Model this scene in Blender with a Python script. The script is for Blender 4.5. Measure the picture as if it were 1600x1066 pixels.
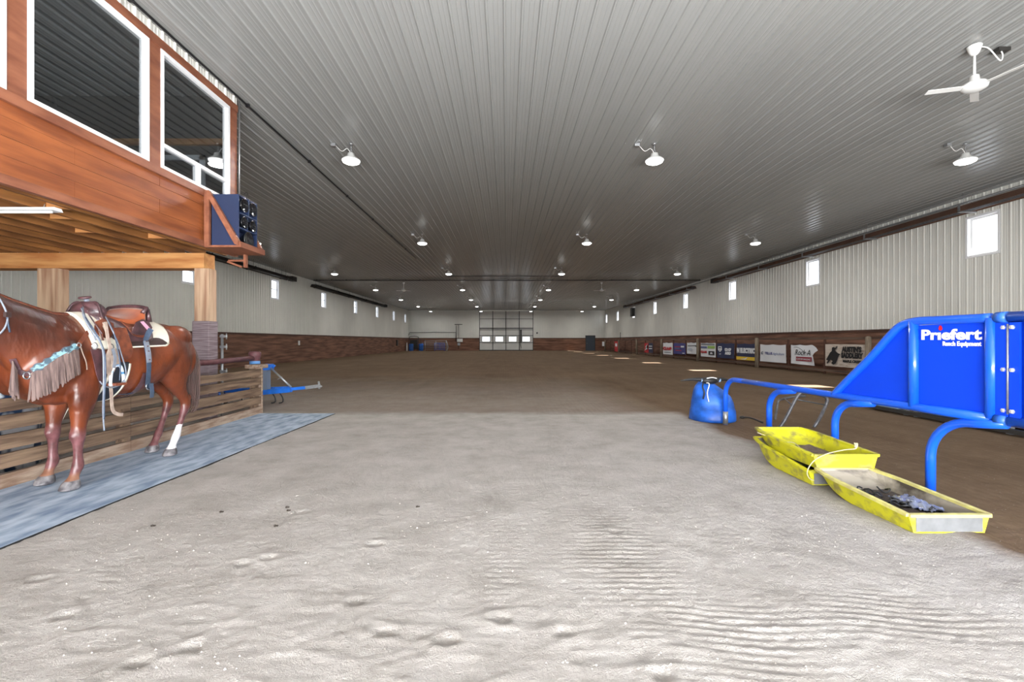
import bpy, bmesh, math, random
from mathutils import Vector, Matrix, noise
from mathutils.bvhtree import BVHTree

for o in list(bpy.data.objects):
    bpy.data.objects.remove(o)
C = bpy.context.scene.collection
R = math.radians
rnd = random.Random(7)

# ------------------------------------------------------------------ camera, world, sun, exposure
F = 711.0; VX = 791.5; VY = 533.0; EYE = 1.3
cd = bpy.data.cameras.new('camera'); cam = bpy.data.objects.new('camera', cd); C.objects.link(cam)
cam.location = (0, 0, EYE); cam.rotation_euler = (R(90), 0, 0)
cd.sensor_width = 36; cd.lens = 16.0; cd.shift_x = (800-VX)/1600; cd.clip_start = .05; cd.clip_end = 300
bpy.context.scene.camera = cam
vs = bpy.context.scene.view_settings
vs.view_transform = 'Standard'; vs.look = 'None'; vs.gamma = 1.0; vs.use_curve_mapping = False
vs.exposure = 0.0
bpy.context.scene.display_settings.display_device = 'sRGB'

W = bpy.data.worlds.new('daylight'); bpy.context.scene.world = W; W.use_nodes = True
bg = W.node_tree.nodes['Background']; bg.inputs[0].default_value = (.93, .96, 1, 1); bg.inputs[1].default_value = 3.2

def light(name, kind, loc, rot, energy, color=(1, 1, 1), **kw):
    ld = bpy.data.lights.new(name, kind); ld.energy = energy; ld.color = color
    for k, v in kw.items(): setattr(ld, k, v)
    o = bpy.data.objects.new(name, ld); C.objects.link(o); o.location = loc; o.rotation_euler = rot
    return o
sun = light('sun', 'SUN', (30, 0, 30), (0, 0, 0), 55.0, (1, .95, .87), angle=R(.6))
sun.rotation_euler = Vector((-4.6, .35, -4.15)).to_track_quat('-Z', 'Y').to_euler()
# daylight entering through the big open doorway behind the camera
DOORWAY = dict(x0=-3.2, x1=6.2, z1=4.9, y=-2.8)
light('doorway_daylight', 'AREA', (1.5, -2.75, 3.2), (R(86), 0, 0), 150, (.93, .965, 1), shape='RECTANGLE', size=9.2, size_y=3.6)
# light thrown up off the sunlit yard outside that doorway
light('doorway_ground_bounce', 'AREA', (1.5, -2.7, .95), (R(141), 0, 0), 2850, (.96, .98, 1), shape='RECTANGLE', size=9.2, size_y=1.8)

# ------------------------------------------------------------------ helpers
def lin(c):
    return tuple(((v/255)/12.92 if v <= 10.3 else (((v/255)+.055)/1.055)**2.4) for v in c) + (1.0,)

def P(px, py, D):
    return Vector(((px-VX)*D/F, D, EYE-(py-VY)*D/F))
def PX(px, py, X):
    return P(px, py, X*F/(px-VX))
def G(px, py):
    return P(px, py, EYE*F/(py-VY))

def wpos(o):
    v = Vector((0, 0, 0))
    while o: v += o.location; o = o.parent
    return v

def tag(o, label=None, cat=None, group=None, kind=None):
    if label: o['label'] = label
    if cat: o['category'] = cat
    if group: o['group'] = group
    if kind: o['kind'] = kind
    return o

def thing(name, label, cat, loc=(0, 0, 0), group=None, kind=None):
    o = bpy.data.objects.new(name, None); C.objects.link(o); o.location = loc; o.empty_display_size = .1
    return tag(o, label, cat, group, kind)

def copy_tree(o, parent=None):
    c = o.copy(); C.objects.link(c); c.parent = parent
    for ch in o.children: copy_tree(ch, c)
    return c

class MB:
    def __init__(s): s.bm = bmesh.new()
    def _add(s, verts, faces, mi=0, smooth=False):
        vv = [s.bm.verts.new(v) for v in verts]
        for f in faces:
            try:
                ff = s.bm.faces.new([vv[i] for i in f]); ff.material_index = mi; ff.smooth = smooth
            except ValueError: pass
        return vv
    def box(s, a, b, mi=0, bev=0, M=None):
        x0, y0, z0 = a; x1, y1, z1 = b
        if bev:
            t = bmesh.new(); bmesh.ops.create_cube(t, size=1)
            for v in t.verts: v.co = Vector(((x0+x1)/2+v.co.x*(x1-x0), (y0+y1)/2+v.co.y*(y1-y0), (z0+z1)/2+v.co.z*(z1-z0)))
            bmesh.ops.bevel(t, geom=t.edges[:], offset=bev, segments=2, affect='EDGES', profile=.7)
            t.verts.ensure_lookup_table(); t.verts.index_update()
            vs_ = [(M @ v.co if M else v.co.copy()) for v in t.verts]
            fs_ = [[v.index for v in f.verts] for f in t.faces]; t.free()
            s._add(vs_, fs_, mi); return
        vs_ = [Vector(p) for p in ((x0,y0,z0),(x1,y0,z0),(x1,y1,z0),(x0,y1,z0),(x0,y0,z1),(x1,y0,z1),(x1,y1,z1),(x0,y1,z1))]
        if M: vs_ = [M @ v for v in vs_]
        s._add(vs_, [(0,3,2,1),(4,5,6,7),(0,1,5,4),(1,2,6,5),(2,3,7,6),(3,0,4,7)], mi)
    def beam(s, p0, p1, w, h, up=Vector((0, 0, 1)), mi=0, bev=0):
        p0 = Vector(p0); p1 = Vector(p1); d = (p1-p0); L = d.length; d.normalize()
        r = d.cross(up).normalized(); u = r.cross(d)
        M = Matrix(((r.x, d.x, u.x, p0.x), (r.y, d.y, u.y, p0.y), (r.z, d.z, u.z, p0.z), (0, 0, 0, 1)))
        s.box((-w/2, 0, -h/2), (w/2, L, h/2), mi, bev, M)
    def rings(s, rings, cap=True, mi=0, smooth=True, closed=True):
        n = len(rings[0]); vs_ = [v for r in rings for v in r]; fs = []
        for i in range(len(rings)-1):
            for j in range(n if closed else n-1):
                k = (j+1) % n; fs.append((i*n+j, i*n+k, (i+1)*n+k, (i+1)*n+j))
        if cap and closed:
            fs.append(tuple(range(n))[::-1]); fs.append(tuple((len(rings)-1)*n+j for j in range(n)))
        s._add(vs_, fs, mi, smooth)
    def tube(s, pts, r, seg=10, mi=0, cap=True):
        pts = [Vector(p) for p in pts]; n = len(pts)
        rr = r if isinstance(r, (list, tuple)) else [r]*n
        rg = []; prev = None
        for i, p in enumerate(pts):
            t = (pts[min(i+1, n-1)]-pts[max(i-1, 0)])
            t = t.normalized() if t.length > 1e-9 else Vector((0, 0, 1))
            if prev is None:
                a = Vector((0, 0, 1)) if abs(t.z) < .9 else Vector((1, 0, 0))
                u = t.cross(a).normalized()
            else:
                u = prev-t*prev.dot(t)
                u = u.normalized() if u.length > 1e-6 else t.orthogonal().normalized()
            prev = u; v = t.cross(u)
            rg.append([p+(u*math.cos(2*math.pi*k/seg)+v*math.sin(2*math.pi*k/seg))*rr[i] for k in range(seg)])
        s.rings(rg, cap, mi)
    def lathe(s, prof, c, seg=24, mi=0, axis='Z', cap=True, smooth=True, M=None):
        c = Vector(c); rg = []
        for (r, h) in prof:
            ring = []
            for k in range(seg):
                a = 2*math.pi*k/seg; x, y = r*math.cos(a), r*math.sin(a)
                v = {'Z': Vector((x, y, h)), 'Y': Vector((x, h, y)), 'X': Vector((h, x, y))}[axis]
                if M: v = M @ v
                ring.append(c+v)
            rg.append(ring)
        s.rings(rg, cap, mi, smooth)
    def ball(s, c, r, seg=16, mi=0, M=None):
        c = Vector(c); r = Vector(r) if not isinstance(r, (int, float)) else Vector((r, r, r)); rg = []
        n = max(6, seg//2)
        for i in range(n+1):
            ph = math.pi*i/n; q = max(math.sin(ph), .02); ring = []
            for k in range(seg):
                a = 2*math.pi*k/seg; v = Vector((r.x*q*math.cos(a), r.y*q*math.sin(a), r.z*math.cos(ph)))
                if M: v = M @ v
                ring.append(c+v)
            rg.append(ring)
        s.rings(rg, True, mi)
    def prism(s, poly, off, mi=0, smooth=False):
        poly = [Vector(p) for p in poly]; off = Vector(off); n = len(poly)
        vs_ = poly+[p+off for p in poly]
        s._add(vs_, [tuple(range(n))[::-1], tuple(range(n, 2*n))]+[(i, (i+1) % n, n+(i+1) % n, n+i) for i in range(n)], mi, smooth)
    def grid(s, rows, mi=0, smooth=True):
        s.rings(rows, False, mi, smooth, closed=False)
    def frame(s, x0, x1, a, b, z0, z1, f):
        # four members of a rectangular frame in the YZ plane, butted without overlap
        s.box((x0, a, z0), (x1, a+f, z1)); s.box((x0, b-f, z0), (x1, b, z1)); s.box((x0, a+f, z0), (x1, b-f, z0+f)); s.box((x0, a+f, z1-f), (x1, b-f, z1))
    def build(s, name, mats, parent=None, loc=None, recalc=True):
        me = bpy.data.meshes.new(name)
        if recalc: bmesh.ops.recalc_face_normals(s.bm, faces=s.bm.faces[:])
        o = bpy.data.objects.new(name, me)
        base = Vector(loc) if loc is not None else Vector((0, 0, 0))
        if parent is not None:
            base = wpos(parent); o.parent = parent
        else:
            o.location = base
        for v in s.bm.verts: v.co -= base
        s.bm.to_mesh(me); s.bm.free()
        for m in (mats if isinstance(mats, (list, tuple)) else [mats]): me.materials.append(m)
        C.objects.link(o)
        return o

def arc(c, r, a0, a1, n, ax1, ax2):
    c = Vector(c); ax1 = Vector(ax1); ax2 = Vector(ax2)
    return [c+ax1*r*math.cos(a0+(a1-a0)*i/n)+ax2*r*math.sin(a0+(a1-a0)*i/n) for i in range(n+1)]

def smooth_path(pts, n=6):
    pts = [Vector(p) for p in pts]; out = []
    for i in range(len(pts)-1):
        p0 = pts[max(i-1, 0)]; p1 = pts[i]; p2 = pts[i+1]; p3 = pts[min(i+2, len(pts)-1)]
        for k in range(n):
            t = k/n
            out.append(.5*((2*p1)+(p2-p0)*t+(2*p0-5*p1+4*p2-p3)*t*t+(3*p1-p0-3*p2+p3)*t**3))
    out.append(pts[-1]); return out

# ------------------------------------------------------------------ materials
MATS = {}
def mat(name, col, rough=.5, metal=0, var=0, vscale=(3, 3, 3), bump=0, bscale=(40, 40, 40), col2=None, coat=0, spec=.5, emit=0, sheen=0, detail=4, contrast=(.35, .65), bdist=.01):
    if name in MATS: return MATS[name]
    m = bpy.data.materials.new(name); m.use_nodes = True; nt = m.node_tree; N = nt.nodes; L = nt.links
    b = N['Principled BSDF']; c = lin(col)
    b.inputs['Base Color'].default_value = c; b.inputs['Roughness'].default_value = rough; b.inputs['Metallic'].default_value = metal
    b.inputs['Specular IOR Level'].default_value = spec; b.inputs['Coat Weight'].default_value = coat; b.inputs['Sheen Weight'].default_value = sheen
    if emit:
        b.inputs['Emission Color'].default_value = (1, .99, .96, 1); b.inputs['Emission Strength'].default_value = emit
    if var or col2 or bump:
        tc = N.new('ShaderNodeTexCoord')
    if var or col2:
        mp = N.new('ShaderNodeMapping'); mp.inputs['Scale'].default_value = vscale; L.new(tc.outputs['Object'], mp.inputs[0])
        nz = N.new('ShaderNodeTexNoise'); nz.inputs['Scale'].default_value = 1; nz.inputs['Detail'].default_value = detail; L.new(mp.outputs[0], nz.inputs[0])
        rp = N.new('ShaderNodeValToRGB'); e = rp.color_ramp.elements
        e[0].position, e[1].position = contrast
        if col2: e[0].color = lin(col2); e[1].color = c
        else:
            e[0].color = tuple(v*(1-var) for v in c[:3])+(1,); e[1].color = tuple(min(1, v*(1+var*.6)) for v in c[:3])+(1,)
        L.new(nz.outputs[0], rp.inputs[0]); L.new(rp.outputs[0], b.inputs['Base Color'])
    if bump:
        mp2 = N.new('ShaderNodeMapping'); mp2.inputs['Scale'].default_value = bscale; L.new(tc.outputs['Object'], mp2.inputs[0])
        n2 = N.new('ShaderNodeTexNoise'); n2.inputs['Scale'].default_value = 1; n2.inputs['Detail'].default_value = 5; L.new(mp2.outputs[0], n2.inputs[0])
        bp = N.new('ShaderNodeBump'); bp.inputs['Strength'].default_value = bump; bp.inputs['Distance'].default_value = bdist
        L.new(n2.outputs[0], bp.inputs['Height']); L.new(bp.outputs[0], b.inputs['Normal'])
    MATS[name] = m; return m

def glass(name, tint=(.95, .97, 1), boost=1.0, base=.03):
    m = bpy.data.materials.new(name); m.use_nodes = True; nt = m.node_tree; N = nt.nodes; L = nt.links
    N.remove(N['Principled BSDF']); out = N['Material Output']
    tr = N.new('ShaderNodeBsdfTransparent'); tr.inputs[0].default_value = tint+(1,)
    gl = N.new('ShaderNodeBsdfGlossy'); gl.inputs['Roughness'].default_value = .02
    lw = N.new('ShaderNodeLayerWeight'); lw.inputs[0].default_value = .5
    fr = N.new('ShaderNodeMath'); fr.operation = 'POWER'; fr.inputs[1].default_value = 4; L.new(lw.outputs['Facing'], fr.inputs[0])
    ma = N.new('ShaderNodeMath'); ma.operation = 'MULTIPLY_ADD'; ma.inputs[1].default_value = boost; ma.inputs[2].default_value = base; ma.use_clamp = True
    L.new(fr.outputs[0], ma.inputs[0]); mx = N.new('ShaderNodeMixShader')
    L.new(ma.outputs[0], mx.inputs[0]); L.new(tr.outputs[0], mx.inputs[1]); L.new(gl.outputs[0], mx.inputs[2]); L.new(mx.outputs[0], out.inputs[0])
    return m

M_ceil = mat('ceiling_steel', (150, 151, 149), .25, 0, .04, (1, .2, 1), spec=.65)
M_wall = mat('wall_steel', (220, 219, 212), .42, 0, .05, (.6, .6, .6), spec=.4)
M_plank = mat('wainscot_wood', (140, 100, 80), .8, 0, vscale=(9, .7, 9), col2=(92, 62, 48), bump=.4, bscale=(30, 2, 30))
M_plankx = mat('wainscot_wood_far', (140, 100, 80), .8, 0, vscale=(.7, 9, 9), col2=(92, 62, 48))
M_trimwood = mat('dark_trim_wood', (80, 52, 40), .7, 0, .3, (5, 1, 5))
M_cedar = mat('stained_cedar', (164, 94, 52), .42, 0, vscale=(5, 1.1, 9), col2=(126, 68, 38), bump=.15, bscale=(20, 3, 60), coat=.15)
M_cedar_trim = mat('stained_trim', (154, 98, 72), .5, 0, vscale=(8, 2, 8), col2=(122, 72, 52), bump=.15, bscale=(30, 4, 60))
M_pine = mat('pine_timber', (216, 160, 100), .6, 0, vscale=(1.2, 6, 9), col2=(176, 112, 62), bump=.15, bscale=(6, 30, 60))
M_pinev = mat('pine_post', (206, 176, 146), .6, 0, vscale=(12, 12, .9), col2=(160, 120, 94), bump=.15, bscale=(60, 60, 4))
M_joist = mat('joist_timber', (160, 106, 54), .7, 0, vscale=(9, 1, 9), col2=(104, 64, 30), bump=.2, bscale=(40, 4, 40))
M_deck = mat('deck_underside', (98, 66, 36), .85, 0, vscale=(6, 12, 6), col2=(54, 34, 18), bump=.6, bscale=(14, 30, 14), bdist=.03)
M_white = mat('white_vinyl', (238, 239, 240), .4)
M_whitepaint = mat('white_paint', (225, 225, 222), .45)
M_black = mat('black_rubber', (28, 28, 30), .5)
M_darkmetal = mat('dark_metal', (50, 48, 46), .45, .15)
M_galv = mat('galvanised_steel', (172, 174, 176), .38, .75, .15, (30, 30, 30))
M_tubesteel = mat('bare_tube_steel', (84, 84, 88), .4, .3, .3, (20, 20, 20))
M_blue = mat('blue_powder_coat', (18, 88, 216), .28, 0, .08, (6, 6, 6), coat=.35)
M_bluepanel = mat('blue_sheet', (4, 64, 214), .5, 0, .03, (2, 2, 2), spec=.3)
M_glass = glass('window_glass')
M_loftglass = glass('loft_glass', (.75, .78, .8), 2.2, .10)
# ------------------------------------------------------------------ the building
HW = 13.4; H = 5.48; YF = 61.9; YB = -2.8; WZ = 1.7
def struct(o): o['kind'] = 'structure'; return o
PROF = [(0, 0), (.055, 0), (.062, .004), (.074, .004), (.081, 0), (.112, 0), (.119, .004), (.131, .004), (.138, 0), (.182, 0), (.193, .024), (.212, .024), (.226, 0)]
PITCH = .2286
def ribbed(mb, u0, u1, v0, v1, place):
    """steel sheet with ribs running along v, placed by place(u, v, out)"""
    k = math.floor(u0/PITCH)-1; pts = []
    while k*PITCH < u1:
        for (a, h) in PROF:
            u = k*PITCH+a
            if u0 < u < u1: pts.append((u, h))
        k += 1
    pts = [(u0, 0)]+pts+[(u1, 0)]
    mb.grid([[place(u, v, h) for (u, h) in pts] for v in (v0, v1)], smooth=False)

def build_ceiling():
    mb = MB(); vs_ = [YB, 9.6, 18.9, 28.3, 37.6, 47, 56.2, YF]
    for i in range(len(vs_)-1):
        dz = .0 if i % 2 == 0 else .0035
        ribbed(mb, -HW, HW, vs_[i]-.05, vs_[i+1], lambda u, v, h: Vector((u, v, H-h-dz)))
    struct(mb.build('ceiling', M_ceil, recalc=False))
build_ceiling()

WINL = [12.4, 19.2, 26.3, 33.3, 40.3, 47.05, 54.0, 60.1]
WINR = [5.8, 12.8, 19.9, 26.95, 34.0, 41.0, 47.9, 54.8, 60.9]
WW, WB, WT = .87, 3.72, 4.86
def side_wall(name, sgn, wins):
    mb = MB(); place = lambda u, v, h: Vector((sgn*(HW-h), u, v)); y = YB
    for w in wins:
        ribbed(mb, y, w-WW/2, WZ, H, place)
        ribbed(mb, w-WW/2, w+WW/2, WZ, WB, place); ribbed(mb, w-WW/2, w+WW/2, WT, H, place)
        y = w+WW/2
    if y < YF: ribbed(mb, y, YF, WZ, H, place)
    struct(mb.build(name, M_wall, recalc=False))
side_wall('wall_left', -1, WINL); side_wall('wall_right', 1, WINR)

wn = [0]
def wall_window(sgn, y):
    wn[0] += 1; n = wn[0]
    x0 = sgn*HW
    w = MB(); fw = .05
    a, b = y-WW/2, y+WW/2
    xi, xo = sgn*(HW-.03), sgn*(HW+.16)
    lo, hi = min(xi, xo), max(xi, xo)
    w.frame(lo, hi, a-.03, b+.03, WB-.03, WT+.03, .06)
    xs0, xs1 = sorted((sgn*(HW+.07), sgn*(HW+.11)))
    w.frame(xs0, xs1, a+.03, b-.03, WB+.03, WT-.03, .05)
    if sgn < 0: w.box((xs0, a+.08, (WB+WT)/2-.02), (xs1, b-.08, (WB+WT)/2+.02))
    f = struct(w.build('window_%d' % n, M_white, loc=(x0, y, WB)))
    p = MB(); xg = sgn*(HW+.09); p.box((min(xg, xg+.004), a+.07, WB+.07), (max(xg, xg+.004), b-.07, WT-.07)); p.build('pane', M_glass, f)
for y in WINL: wall_window(-1, y)
for y in WINR: wall_window(1, y)

# wainscot of wide boards on both side walls, one board a real board
def wainscot(name, sgn, y0, y1):
    mb = MB(); rr = random.Random(3+sgn)
    y = y0
    while y < y1-.1:
        L = min(3.66, y1-y)
        for k in range(6):
            z0 = k*WZ/6.2; t = .035+rr.random()*.008
            xa, xb = sorted((sgn*HW, sgn*(HW-t)))
            mb.box((xa, y+.003, z0), (xb, y+L-.003, z0+WZ/6.2-.006))
        y += L
    xa, xb = sorted((sgn*(HW+.001), sgn*(HW+.03)))
    mb.box((xa, y0, -.1), (xb, y1, WZ))
    xa, xb = sorted((sgn*(HW+.02), sgn*(HW-.075)))
    struct(mb.build(name, M_plank))
    t = MB(); t.box((xa, y0, WZ-.07), (xb, y1, WZ+.02)); return t
struct(wainscot('wall_left_wainscot' if 0 else 'trim_1', -1, YB, YF).build('trim_2', M_trimwood))
struct(wainscot('trim_3', 1, YB, YF).build('trim_4', M_trimwood))

# far wall
DX0, DX1, DZ = -3.7, 3.62, 5.37
SX0, SX1, SZ = 10.72, 12.06, 2.06
mb = MB(); place = lambda u, v, h: Vector((u, YF-h, v))
ribbed(mb, -HW, DX0, WZ, H, place); ribbed(mb, DX1, SX0, WZ, H, place); ribbed(mb, DX0, DX1, DZ, H, place); ribbed(mb, SX1, HW, WZ, H, place); ribbed(mb, SX0, SX1, SZ, H, place)
struct(mb.build('wall_far', M_wall, recalc=False))
mb = MB()
for (a, b) in ((-HW, DX0), (DX1, SX0), (SX1, HW)):
    for k in range(6):
        z0 = k*WZ/6.2; mb.box((a, YF-.05, z0), (b, YF, z0+WZ/6.2-.008))
    mb.box((a, YF+.001, -.1), (b, YF+.03, WZ))
struct(mb.build('trim_5', M_plankx))
mb = MB()
for (a, b) in ((-HW, DX0), (DX1, SX0), (SX1, HW)): mb.box((a, YF-.08, WZ-.07), (b, YF+.01, WZ+.02))
struct(mb.build('trim_6', M_trimwood))
# back wall (behind the camera) with the open doorway
mb = MB(); d = DOORWAY; place = lambda u, v, h: Vector((u, YB+h, v))
ribbed(mb, -HW, d['x0'], 0, H, place); ribbed(mb, d['x1'], HW, 0, H, place); ribbed(mb, d['x0'], d['x1'], d['z1'], H, place)
struct(mb.build('wall_back', M_wall, recalc=False))

# overhead door
def zy(py, D=61.8): return EYE-(py-VY)*D/F
M_door = mat('door_steel', (206, 205, 200), .5, 0, .05, (1, 1, 1))
door = struct(thing('door_1', None, None, ((DX0+DX1)/2, 61.84, 0)))
zs = [-.03, zy(535.5), zy(524.5), zy(513.3), zy(498.5), DZ+.03]
panes = [(-3.27, -2.3), (-1.45, -.5), (.35, 1.3), (2.2, 3.12)]
for i in range(5):
    mb = MB(); z0, z1 = zs[i]+.012, zs[i+1]-.012
    if i == 1:
        xs = [DX0+.05]; zb, zt = zy(533.4), zy(526.6)
        for a, b in panes: xs += [a, b]
        xs.append(DX1-.05)
        for k in range(0, len(xs), 2): mb.box((xs[k], 61.82, z0), (xs[k+1], 61.87, z1))
        for a, b in panes: mb.box((a, 61.82, z0), (b, 61.87, zb)); mb.box((a, 61.82, zt), (b, 61.87, z1))
    else: mb.box((DX0+.05, 61.82, z0), (DX1-.05, 61.87, z1))
    pn = mb.build('door_panel', M_door, door)
    if i == 1:
        for a, b in panes:
            q = MB(); q.box((a, 61.84, zb), (b, 61.845, zt)); q.build('pane', M_glass, pn)
            q = MB()
            for (u0, u1, w0, w1) in ((a-.05, a, zb-.05, zt+.05), (b, b+.05, zb-.05, zt+.05), (a, b, zb-.05, zb), (a, b, zt, zt+.05)): q.box((u0, 61.8, w0), (u1, 61.82, w1))
            q.build('pane_frame', M_whitepaint, pn)
for z, r in ((zy(498.5), .05), (zy(513.1), .12), (zy(515.5), .06), (zy(524.5), .06), (zy(535.5), .06)):
    mb = MB(); mb.box((DX0, 61.74, z-r/2), (DX1, 61.81, z+r/2)); mb.build('horizontal_strut', M_darkmetal, door)
for px in (770, 790.5, 811.3):
    x = (px-VX)*61.8/F; mb = MB(); mb.box((x-.045, 61.72, .05), (x+.045, 61.79, DZ)); mb.build('vertical_strut', M_darkmetal, door)
for x in (DX0+.03, DX1-.03):
    mb = MB(); mb.box((x-.04, 61.68, 0), (x+.04, 61.8, DZ)); mb.tube([(x, 61.7, DZ-.1), (x, 61.4, DZ+.03), (x, 55, 5.42)], .025, 6); mb.build('track', M_darkmetal, door)
mb = MB(); mb.box((DX0, 61.72, 0), (DX1, 61.86, .1)); mb.build('bottom_seal', M_black, door)
mb = MB(); mb.box((1.83, 61.5, zy(536)), (2.05, 61.7, zy(515))); mb.tube([(1.9, 61.6, zy(536)), (1.85, 61.6, .9), (2.0, 61.6, .35)], .03, 6); mb.build('door_operator', M_darkmetal, door)
# small steel door in the far wall
M_bluegrey = mat('slate_door_paint', (58, 66, 76), .5)
door2 = struct(thing('door_2', None, None, (SX0, YF, 0)))
mb = MB(); mb.box((SX0+.06, YF-.03, -.02), (SX1-.06, YF+.02, SZ-.05)); mb.build('door_leaf', M_bluegrey, door2)
mb = MB(); mb.box((SX0, YF-.1, 0), (SX0+.07, YF+.05, SZ)); mb.box((SX1-.07, YF-.1, 0), (SX1, YF+.05, SZ)); mb.box((SX0, YF-.1, SZ-.08), (SX1, YF+.05, SZ)); mb.build('door_frame', M_darkmetal, door2)
mb = MB(); mb.lathe([(.03, 0), (.03, .05), (.012, .08)], (SX0+.2, YF-.1, 1), 10, axis='Y'); mb.build('door_handle', M_galv, door2)

# ------------------------------------------------------------------ ground: one surface, dry sand apron in front, damp brown footing in the arena
pits = [G(785, 965), G(555, 938), G(1035, 1052), G(585, 850), G(420, 872), G(60, 905), G(215, 1035), G(700, 1000), G(600, 985), G(880, 985), G(470, 800), G(380, 880), G(100, 960), G(960, 830), G(300, 1010)]
strokes = []
for px, py, l in ((640, 995, .22), (840, 965, .25), (560, 1010, .2), (450, 1040, .25), (700, 1045, .25), (960, 1020, .3), (300, 960, .25), (160, 1000, .2), (1240, 1000, .3)):
    g = G(px, py); strokes.append((g.x, g.y, l))
OBJ_FLAT = []
def ground_z(x, y):
    z = 0
    near = max(0, min(1, (9-y)/2.5))
    if y < 9:
        n1 = noise.noise(Vector((x*1.1, y*1.1, 0))); n2 = noise.noise(Vector((x*5, y*6, 3))); n3 = noise.noise(Vector((x*17, y*19, 7)))
        z += (.006*n1+.004*n2+.003*n3+.0034*noise.noise(Vector((x*34, y*30, 5)))*(.4+abs(n1)*1.6))*near
        if -.1 < x < 1.25:   # cleated tyre print
            w = max(0, noise.noise(Vector((x*2.2, y*.9, 11)))+.25); z += .0028*w*math.sin(y*2*math.pi/.055)*near
        if -3 < x < 3 and 3.0 < y < 7.5:
            w = max(0, noise.noise(Vector((x*.8+5, y*1.7, 4)))); z += .0025*w*math.sin((x+.25*y)*2*math.pi/.07)*near
        if .55 < x < 3 and y < 2.4:
            w = max(0, noise.noise(Vector((x*1.4+9, y*3.1, 4)))+.2); z += .004*w*math.sin((y+.07*x+.02*math.sin(x*7))*2*math.pi/.05)
        for p in pits:
            dx, dy = x-p.x, y-p.y; d = math.hypot(dx, dy*1.3)*(1+.35*noise.noise(Vector((x*25, y*25, 3))))
            if d < .3:
                z += -.020*math.exp(-(d/.032)**2)+.006*math.exp(-((d-.075)/.03)**2)*(.6+.7*noise.noise(Vector((x*12, y*12, 1))))
        for (sx, sy, l) in strokes:
            dx, dy = (x-sx)/l, (y-sy)/.085
            q = dx*dx+dy*dy
            if q < 2.5: z += -.002*math.exp(-q*1.6)+.0025*math.exp(-((math.sqrt(q)-1)/.18)**2)
        if y < 8.6:   # shallow bank where the apron meets the damp footing
            d = abs(x-3.08-.12*noise.noise(Vector((y*1.3, 0, 9))))
            if y > 2: z += .01*math.exp(-(d/.12)**2)
    else:
        z += .004*noise.noise(Vector((x*2, y*2, 3)))
    return z-.004
def frange(a, b, f):
    out = [a]
    while out[-1] < b: out.append(out[-1]+f(out[-1]))
    out[-1] = b; return out
gy = frange(1.2, 9.4, lambda y: .0125 if y < 2.5 else .005*y)
gy = [YB-9, YB-.05, -1, .3]+gy+frange(9.6, YF+.2, lambda y: .025*y)
gx = frange(-6.2, 5.2, lambda x: .017 if abs(x) < 2.6 else (.024 if abs(x) < 3.3 else .045))
gx = [-14.5, -13.3, -12, -10, -8.5, -7.4, -6.6]+gx+[5.4, 5.8, 6.4, 7.2, 8.2, 9.5, 11, 12.4, 13.4, 14.6]
mb = MB(); mb.grid([[Vector((x, y, ground_z(x, y) if y > .5 else -.004)) for x in gx] for y in gy])
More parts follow.
